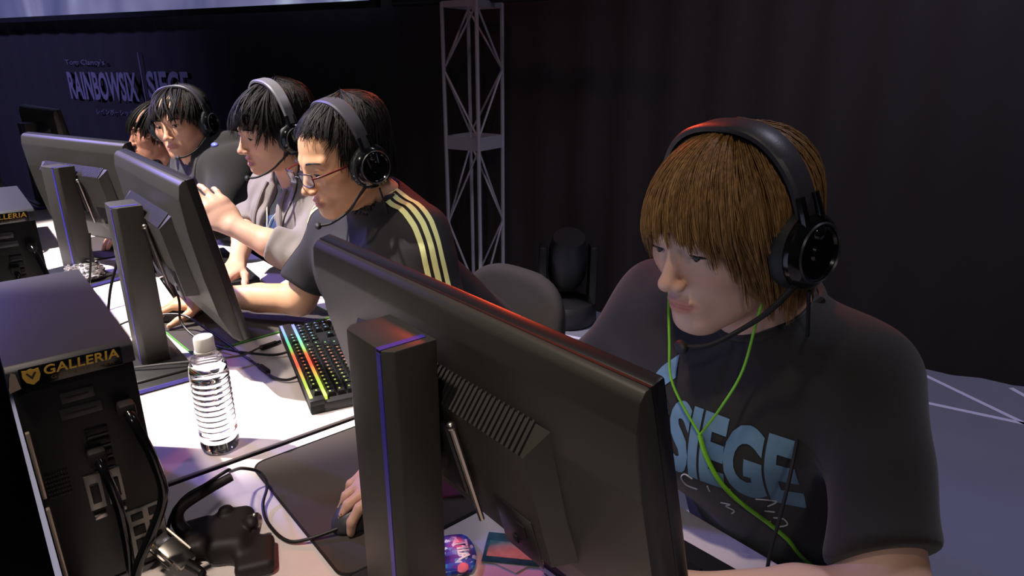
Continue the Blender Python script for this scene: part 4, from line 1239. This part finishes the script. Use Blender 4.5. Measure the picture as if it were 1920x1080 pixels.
# green earphones
ep = thing('earphones', (.43, -.69, 1.0), 'neon green earphone cord hanging from the brown-haired player ears', 'earphones')
M_neon = mat('neon_green_cord', rgb(120, 190, 40), .4)
T1 = Matrix.Translation(Vector(p1['head'])) @ p1['rot'].to_4x4()
def drape(x, z, off=.004):
    P = Vector((x, -.4, z)); hit = bv1.ray_cast(P, Vector((0, -1, 0)))
    return (hit[0] + hit[1] * off) if hit[0] is not None else Vector((x, -.66, z))
J = drape(.415, .925, .006)
b = MB(); b.tube([T1 @ Vector((.079, .0, -.02)), T1 @ Vector((.074, .03, -.075)), Vector((.475, -.665, 1.035)), Vector((.455, -.652, .985)), J], .0017, 8, 8); b.build('cord_strand', M_neon, ep)
b = MB(); b.tube([T1 @ Vector((-.079, .0, -.02)), T1 @ Vector((-.072, .03, -.075)), Vector((.372, -.672, 1.03)), Vector((.385, -.655, .98)), J], .0017, 8, 8); b.build('cord_strand', M_neon, ep)
b = MB(); b.tube([J, drape(.405, .90, .0055), drape(.39, .87, .0055), drape(.378, .845, .0055), drape(.365, .82, .0055), drape(.348, .79, .0055), drape(.33, .76, .0055), drape(.32, .73, .0055), drape(.31, .70, .0055)], [.0032, .0032] + [.0030] * 7, 8, 3); b.build('cord_trunk', M_neon, ep)
for s in (-1, 1):
    b = MB(); b.ball(T1 @ Vector((s * .080, .0, -.012)), .006); b.build('ear_bud', M_neon, ep)

# ======== striped jersey player with glasses
p2 = dict(label='person with short black hair and glasses in black jersey with neon shoulder stripes', head=(1.33, -.64, 1.180), hscale=.96, rot=rotm(2, 16, 0), neck=(1.335, -.735, 1.06),
          shL=(1.225, -.755, 1.0), shR=(1.50, -.715, .985), pelvis=(1.36, -1.05, .50), hairmat=H_black, res=.0022, eye=.0024, gaze=(0, -.8), skin=(222, 170, 132), mouth=.001, wide=1.03,
          arms=[dict(shoulder=(1.52, -.70, .96), elbow=(1.575, -.61, .80), wrist=(1.795, -.460, .781), rest=.7236, mouse=(1.852, -.400, 12), dir=(.55, .80, -.12), back=(-.1, .1, 1), thumb=-1, curl=((16, 34, 30), (18, 38, 32), (22, 42, 36), (26, 44, 36)), spread=(8, 2, -4, -10), thumb_dir=(.85, .45, -.22), re=.040),
                dict(elbow=(1.125, -.765, .785), wrist=(1.0, -.67, .775), rest=.7236, dir=(-.5, .9, -.1), back=(0, 0, 1), thumb=1, curl=(30, 30, 30, 30), re=.041)])
t2 = person(p2)
tor2 = torso_sdf(p2, .016)
def shirt2(p):
    d = tor2(p)
    d = smin(d, sleeve(p, (1.515, -.705, .975), (1.562, -.625, .838), .062, .066, 0), .035)
    d = smin(d, sleeve(p, (1.205, -.757, .985), (1.145, -.765, .82), .060, .062, 0), .035)
    d = d + wrinkle(p, .0045, .8)
    d = smin(d, smax(cap(p, (1.335, -.725, 1.065), (1.334, -.712, 1.09), .072, .066), -cap(p, (1.335, -.74, 1.04), (1.333, -.69, 1.14), .060, .060), .004), .012)
    d = smax(d, -cap(p, (1.335, -.70, 1.115), (1.335, -.735, 1.055), .064, .058), .006)
    return d
M_jersey = mat('jersey_black', rgb(36, 33, 34), .75, bump=.2, bscale=1400)
sh2, bv2 = garment(t2, shirt2, (1.0, -1.2, .52), (1.68, -.55, 1.16), .005, 'jersey', M_jersey)
M_stripe = mat('neon_stripe', rgb(246, 250, 170), .6)
def stripe(path, wdt, bv, offs, parent, m, name='shoulder_stripe', side=(0, 1, 0)):
    """ribbon that follows the cloth"""
    bm = bmesh.new(); prev = None; n = len(path)
    pts = []
    for i in range((n - 1) * 8 + 1):
        k = min(i // 8, n - 2); t = i / 8 - k
        pts.append(Vector(path[k]).lerp(Vector(path[k + 1]), t))
    for i, p in enumerate(pts):
        tg = (pts[min(i + 1, len(pts) - 1)] - pts[max(i - 1, 0)]).normalized()
        loc, nrm, _, _ = bv.find_nearest(p)
        sd = tg.cross(nrm).normalized()
        row = [bm.verts.new(on_surface(bv, loc + sd * (offs + w_ * wdt / 2), .0015)) for w_ in (-1, -.33, .33, 1)]
        if prev:
            for k in range(3): bm.faces.new((prev[k], prev[k + 1], row[k + 1], row[k]))
        prev = row
    me = bpy.data.meshes.new(name); bm.to_mesh(me); bm.free()
    return link(name, me, m, parent)
for o_ in (-.020, 0, .020):
    stripe([(1.28, -.725, 1.10), (1.225, -.735, 1.085), (1.17, -.735, 1.05), (1.125, -.735, .97), (1.09, -.745, .86)], .0125, bv2, o_, sh2, M_stripe)
    stripe([(1.40, -.705, 1.09), (1.47, -.69, 1.07), (1.54, -.66, 1.03), (1.585, -.63, .95), (1.60, -.60, .865)], .0125, bv2, o_, sh2, M_stripe)
hair(t2, p2, lerp_table([(-180, -.06), (-120, -.05), (-95, -.02), (-75, .0), (-64, .045), (-50, .070), (0, .080), (50, .070), (64, .045), (75, .0), (95, -.02), (120, -.05), (180, -.06)]),
     n=5000, rad=(.0875, .1080, .095), cen=(0, -.013, .030), lift=.008, jit=.005, wid=.0008, seed=5, mess=.25, tuck=.12, tip=.6)
headset(p2, 'black over-ear headset with ribbed cushion worn by the player in glasses', up=-.002, out=.008, ribs=True, cable_to=[(1.25, -.70, 1.02), (1.24, -.62, .93), (1.25, -.60, .80)])
# glasses
gl = thing('eyeglasses', Vector(p2['head']) + p2['rot'] @ Vector((0, .1, 0)), 'thin rectangular glasses with red temples worn by the jersey player', 'glasses')
T2 = Matrix.Translation(Vector(p2['head'])) @ p2['rot'].to_4x4()
def putg(mb, name, m, par=gl):
    me = mb.mesh(name); me.transform(T2); return link(name, me, m, par)
for s in (-1, 1):
    loop = [(s * (.034 + x), .107 - abs(x + .0) * .05 - (.012 if x > .01 else 0) * .4, -.001 + z) for x, z in ((-.022, .011), (-.010, .013), (.010, .013), (.023, .011), (.025, .0), (.021, -.012), (.010, -.015), (-.010, -.015), (-.020, -.012), (-.0235, 0))]
    b = MB(); b.tube(loop, .0013, 6, 3, closed=True); fr_ = putg(b, 'rim', M_frame)
    b = MB(); b.hull([(x, y + dy_, z) for x, y, z in loop for dy_ in (-.0006, .0006)]); putg(b, 'lens', M_lens, fr_)
    b = MB(); b.tube([(s * .058, .102, .002), (s * .074, .085, .004), (s * .081, .03, .004), (s * .082, -.01, .0)], [.0018, .0022, .0022, .0018], 6, 5); putg(b, 'temple', M_temple)
b = MB(); b.tube([(-.011, .106, .001), (0, .111, .004), (.011, .106, .001)], .0013, 6, 4); putg(b, 'bridge', M_frame)

# ======== grey cardigan player, talking with a raised hand
p3 = dict(label='person with black fringe in grey cardigan gesturing with one raised hand', head=(1.875, -.70, 1.195), hscale=.95, rot=rotm(4, 10, -4), neck=(1.90, -.775, 1.075),
          shL=(1.765, -.82, 1.0), shR=(2.07, -.775, 1.0), pelvis=(1.92, -1.04, .50), hairmat=H_black, res=.003, eye=.0028, mouth=.006, skin=(222, 172, 146), gaze=(-.2, -.3),
          arms=[dict(elbow=(1.675, -.655, .885), wrist=(1.782, -.538, .960), dir=(.52, .42, .74), back=(-.75, .10, .35), thumb=-1, curl=((4, 14, 12), (8, 18, 14), (12, 22, 18), (16, 26, 20)), spread=(7, 1, -5, -11), thumb_dir=(.72, .65, -.22), re=.040, rw=.025),
                dict(elbow=(2.13, -.69, .90), wrist=(1.955, -.585, .815), rest=.7236, dir=(-.55, .75, -.30), back=(0, .3, 1), thumb=-1, curl=(26, 28, 30, 32), re=.038)])
t3 = person(p3)
tor3 = torso_sdf(p3, .006)
def tee3(p):
    d = tor3(p) + wrinkle(p, .002)
    return smax(d, -cap(p, (1.90, -.735, 1.12), (1.90, -.775, 1.06), .066, .060), .006)
M_tee3 = mat('tee_navy', rgb(34, 36, 46), .85, bump=.2, bscale=1000)
tee3o, bvt3 = garment(t3, tee3, (1.62, -1.2, .55), (2.22, -.60, 1.16), .006, 't_shirt', M_tee3)
tor3b = torso_sdf(p3, .020)
def card3(p):
    d = tor3b(p)
    s1 = sleeve(p, (1.755, -.815, .99), (1.685, -.68, .875), .058, .056, 0)
    s1 = smin(s1, sleeve(p, (1.675, -.668, .882), (1.722, -.604, .918), .056, .050, 0, .006), .02)
    s2 = sleeve(p, (2.08, -.77, .985), (2.14, -.70, .895), .057, .052, 0)
    s2 = smin(s2, sleeve(p, (2.135, -.697, .90), (2.09, -.667, .878), .052, .047, 0, .006), .02)
    w_ = wrinkle(p, .0045, 1.2) + .0035 * np.sin(p[:, 0] * 120 + p[:, 1] * 90 + 2 * np.sin(p[:, 2] * 40)) * np.clip((.97 - p[:, 2]) * 8, 0, 1) * np.clip((1.80 - p[:, 0]) * 10, 0, 1)
    # open front
    x = np.abs(p[:, 0] - (1.90 - (p[:, 1] + .75) * .1)); gap = .022 + np.clip(1.09 - p[:, 2], 0, .5) * .10
    fr = np.maximum(x - gap, -(p[:, 1] + .80))
    d = smax(d, -np.maximum(x - gap, -(p[:, 1] + .765)) , .006)
    d = smin(d, smin(s1, s2, .01), .03) + w_
    d = smax(d, -cap(p, (1.90, -.73, 1.13), (1.90, -.775, 1.05), .072, .070), .006)
    return d
M_card = mat('cardigan_grey', rgb(132, 122, 120), .9, bump=.35, bscale=900, sheen=.2)
c3, bv3 = garment(t3, card3, (1.60, -1.2, .55), (2.22, -.57, 1.16), .005, 'cardigan', M_card)
for s in (-1, 1):     # lapels
    pth = [on_surface(bv3, (1.90 + s * (.045 + .10 * k), -.66, 1.07 - k * .6), .002) for k in (.0, .12, .25, .4, .55)]
    b = MB(); b.tube(pth, [.008, .011, .011, .010, .008], 8, 5, flat=.6); b.build('lapel', M_card, c3)
M_bluep = mat('blue_tee_print', rgb(70, 92, 140), .8, var=.6, vscale=60)
stripe([(1.90, -.64, .98), (1.885, -.64, .93), (1.88, -.64, .88)], .075, bvt3, 0, tee3o, M_bluep, 'tee_print')
hair(t3, p3, lerp_table([(-180, -.075), (-120, -.075), (-95, -.055), (-75, -.035), (-60, -.004), (-48, .026), (-20, .038), (20, .038), (45, .026), (60, -.01), (75, -.04), (120, -.075), (180, -.075)]),
     n=4000, rad=(.096, .114, .102), cen=(0, -.012, .024), lift=.011, jit=.011, wid=.0009, seed=8, mess=.35, tuck=.05, tip=.9)
headset(p3, 'dark headset with silver band worn by the grey cardigan player', up=.010, out=.017, bandm=mat('band_silver', rgb(128, 126, 130), .35, .3), cable_to=[(1.80, -.72, 1.03), (1.78, -.67, .96), (1.80, -.66, .86)])
ln = thing('lanyard', (1.90, -.70, 1.0), 'thin white lanyard cord hanging on the cardigan player chest', 'lanyard')
M_cord = mat('white_cord', rgb(206, 206, 196), .6)
for s in (-1, 1):
    b = MB(); b.tube([(1.90 + s * .060, -.765, 1.095), on_surface(bvt3, (1.90 + s * .040, -.66, 1.03), .005), on_surface(bvt3, (1.895 + s * .012, -.62, .96), .006), on_surface(bvt3, (1.89, -.6, .90), .006)], .0018, 6, 6); b.build('cord', M_cord, ln)

# ======== black hoodie player looking towards the camera side
p4 = dict(label='person in black hoodie with headset turning face towards the audience', head=(2.615, -.655, 1.165), hscale=.97, rot=rotm(42, 4, 6), neck=(2.625, -.705, 1.045),
          shL=(2.44, -.775, 1.015), shR=(2.80, -.745, .99), pelvis=(2.60, -1.05, .50), hairmat=H_black, res=.003, eye=.0042, gaze=(-.25, .1), skin=(218, 162, 128), wide=1.02,
          arms=[dict(elbow=(2.33, -.64, .86), wrist=(2.46, -.49, .79), rest=.7197, dir=(.4, .9, -.1), back=(0, 0, 1), thumb=1, curl=(30, 30, 30, 30), re=.04),
                dict(elbow=(2.88, -.62, .82), wrist=(2.77, -.50, .785), rest=.7236, mouse=(2.75, -.42, 0), dir=(-.2, 1, -.1), back=(0, 0, 1), thumb=-1, curl=(22, 24, 28, 30), re=.04)])
t4 = person(p4)
tor4 = torso_sdf(p4, .022)
def hood4(p):
    d = tor4(p)
    d = smin(d, sleeve(p, (2.43, -.77, 1.0), (2.335, -.645, .865), .076, .066, 0, .02), .04)
    d = smin(d, sleeve(p, (2.335, -.645, .862), (2.442, -.515, .803), .064, .045, 0), .03)
    d = smin(d, sleeve(p, (2.81, -.74, .98), (2.88, -.63, .83), .072, .062, 0, .02), .04)
    d = smin(d, sleeve(p, (2.88, -.63, .825), (2.79, -.53, .792), .060, .045, 0), .03)
    d = smin(d, cap(p, (2.52, -.79, 1.085), (2.71, -.78, 1.08), .050, .050), .03)
    d = smin(d, cap(p, (2.53, -.76, 1.08), (2.56, -.69, 1.05), .036, .028), .02)
    d = smin(d, cap(p, (2.71, -.75, 1.08), (2.69, -.68, 1.05), .036, .028), .02)
    d = d + wrinkle(p, .007, .7)
    return smax(d, -cap(p, (2.62, -.65, 1.13), (2.625, -.705, 1.05), .066, .062), .008)
M_hood = mat('hoodie_black', rgb(28, 25, 25), .92, bump=.25, bscale=900, sheen=.15)
h4, bv4 = garment(t4, hood4, (2.20, -1.2, .55), (3.02, -.42, 1.18), .006, 'hoodie', M_hood)
b = MB(); b.ball(on_surface(bv4, (2.49, -.71, 1.12), .0), (.020, .012, .010)); b.build('hood_badge', mat('hood_badge_blue', rgb(110, 120, 200), .4), h4)
hair(t4, p4, lerp_table([(-180, -.06), (-120, -.055), (-95, -.02), (-72, .0), (-58, .012), (-40, .030), (0, .036), (40, .030), (58, .012), (72, .0), (95, -.02), (120, -.055), (180, -.06)]),
     n=3000, rad=(.091, .110, .100), cen=(0, -.013, .026), lift=.009, jit=.009, wid=.0011, seed=11, mess=.25, tuck=.1, tip=.9)
headset(p4, 'black headset with microphone worn by the black hoodie player', up=.002, out=.010, side=-1)

# ======== farthest player in profile
p5 = dict(label='person with black hair in dark top seen in profile beyond the hoodie player', head=(3.30, -.715, 1.075), rot=rotm(-2, 2, 0), neck=(3.305, -.79, .955),
          shL=(3.13, -.83, .915), shR=(3.48, -.82, .915), pelvis=(3.30, -1.06, .48), hairmat=H_black, res=.0035, eye=.003, skin=(172, 122, 102),  # skin colour darkened to stand for the shade on this player
          arms=[dict(elbow=(3.04, -.66, .80), wrist=(3.18, -.48, .775), rest=.7197, dir=(.4, .9, -.1), back=(0, 0, 1), thumb=1, curl=(30, 30, 30, 30), re=.04),
                dict(elbow=(3.56, -.66, .80), wrist=(3.44, -.50, .775), rest=.7197, dir=(-.3, .9, -.1), back=(0, 0, 1), thumb=-1, curl=(30, 30, 30, 30), re=.04)])
t5 = person(p5)
tor5 = torso_sdf(p5, .016)
def top5(p):
    d = tor5(p)
    d = smin(d, sleeve(p, (3.12, -.785, .915), (3.05, -.68, .815), .064, .066, 0), .03)
    d = smin(d, sleeve(p, (3.49, -.765, .915), (3.55, -.68, .815), .064, .066, 0), .03)
    d = d + wrinkle(p, .003)
    return smax(d, -cap(p, (3.30, -.755, 1.02), (3.305, -.79, .95), .066, .060), .006)
g5, bv5 = garment(t5, top5, (2.95, -1.2, .5), (3.66, -.58, 1.06), .008, 't_shirt', mat('dark_top', rgb(30, 27, 30), .9))
hair(t5, p5, lerp_table([(-180, -.07), (-110, -.06), (-85, -.03), (-62, -.005), (-45, .022), (0, .028), (45, .022), (62, -.005), (85, -.03), (110, -.06), (180, -.07)]),
     n=1500, rad=(.092, .110, .106), cen=(0, -.013, .026), lift=.010, jit=.010, wid=.0016, seed=13, mess=.25, tuck=.06, tip=.9)

# ------------------------------------------------------------------ chairs
M_chair = mat('chair_fabric', rgb(28, 21, 20), .9, bump=.3, bscale=700)
def chair(loc, yaw, label, back=True):
    t = thing('office_chair', loc, label, 'chair', rot=(0, 0, yaw))
    v, q = surf(lambda p: smax(ell(p, (0, 0, .355), (.235, .235, .10)), np.abs(p[:, 2] - .36) - .03, .02), (-.26, -.26, .30), (.26, .26, .42), .01)
    link('seat', np_mesh('seat', v, q), M_chair, t, local=True)
    if back:
        def bk(p):
            q_ = p.copy(); q_[:, 1] = p[:, 1] + .235 + -.6 * p[:, 0] ** 2 + (p[:, 2] - .65) * .12
            x = np.abs(q_[:, 0]) / .215; z_ = np.abs(q_[:, 2] - .622) / .165
            r_ = (x ** 3.0 + z_ ** 2.6) ** (1 / 2.8)
            return smax((r_ - 1) * .15, np.abs(q_[:, 1]) - .026, .03)
        v, q = surf(bk, (-.26, -.34, .50), (.26, -.10, .90), .008)
        link('backrest', np_mesh('backrest', v, q), M_chair, t, local=True)
        b = MB(); b.tube([(0, -.05, .32), (0, -.24, .33), (0, -.285, .43), (0, -.262, .62)], .018, 10, 6, flat=.5); b.build('back_support', M_blackp, t, local=True)
    b = MB(); b.lathe([(.03, .10), (.03, .28), (.018, .28), (.018, .325), (.09, .325), (.09, .336), (.01, .336)], 20); b.build('gas_column', M_blackp, t, local=True)
    for k in range(5):
        a = R(72 * k + 18)
        b = MB(); b.tube([(0.02 * math.cos(a), .02 * math.sin(a), .115), (.27 * math.cos(a), .27 * math.sin(a), .075)], [.022, .014], 8, 1); b.build('base_leg', M_blackp, t, local=True)
        b = MB(); b.lathe([(.008, -.02), (.028, -.018), (.028, .018), (.008, .02)], 16, MX((.27 * math.cos(a), .27 * math.sin(a), .028), (R(90), 0, a))); b.build('caster', M_rubber, t, local=True)
chair((1.43, -1.0, 0), R(4), 'brown office chair with rounded backrest behind the striped-jersey player')
chair((.41, -1.04, 0), 0, 'brown swivel stool under the brown-haired player', False)
chair((1.92, -1.04, 0), 0, 'brown swivel stool under the grey cardigan player', False)
chair((2.60, -1.05, 0), 0, 'brown swivel stool under the black hoodie player', False)
chair((3.30, -1.06, 0), 0, 'brown swivel stool under the farthest profile player', False)
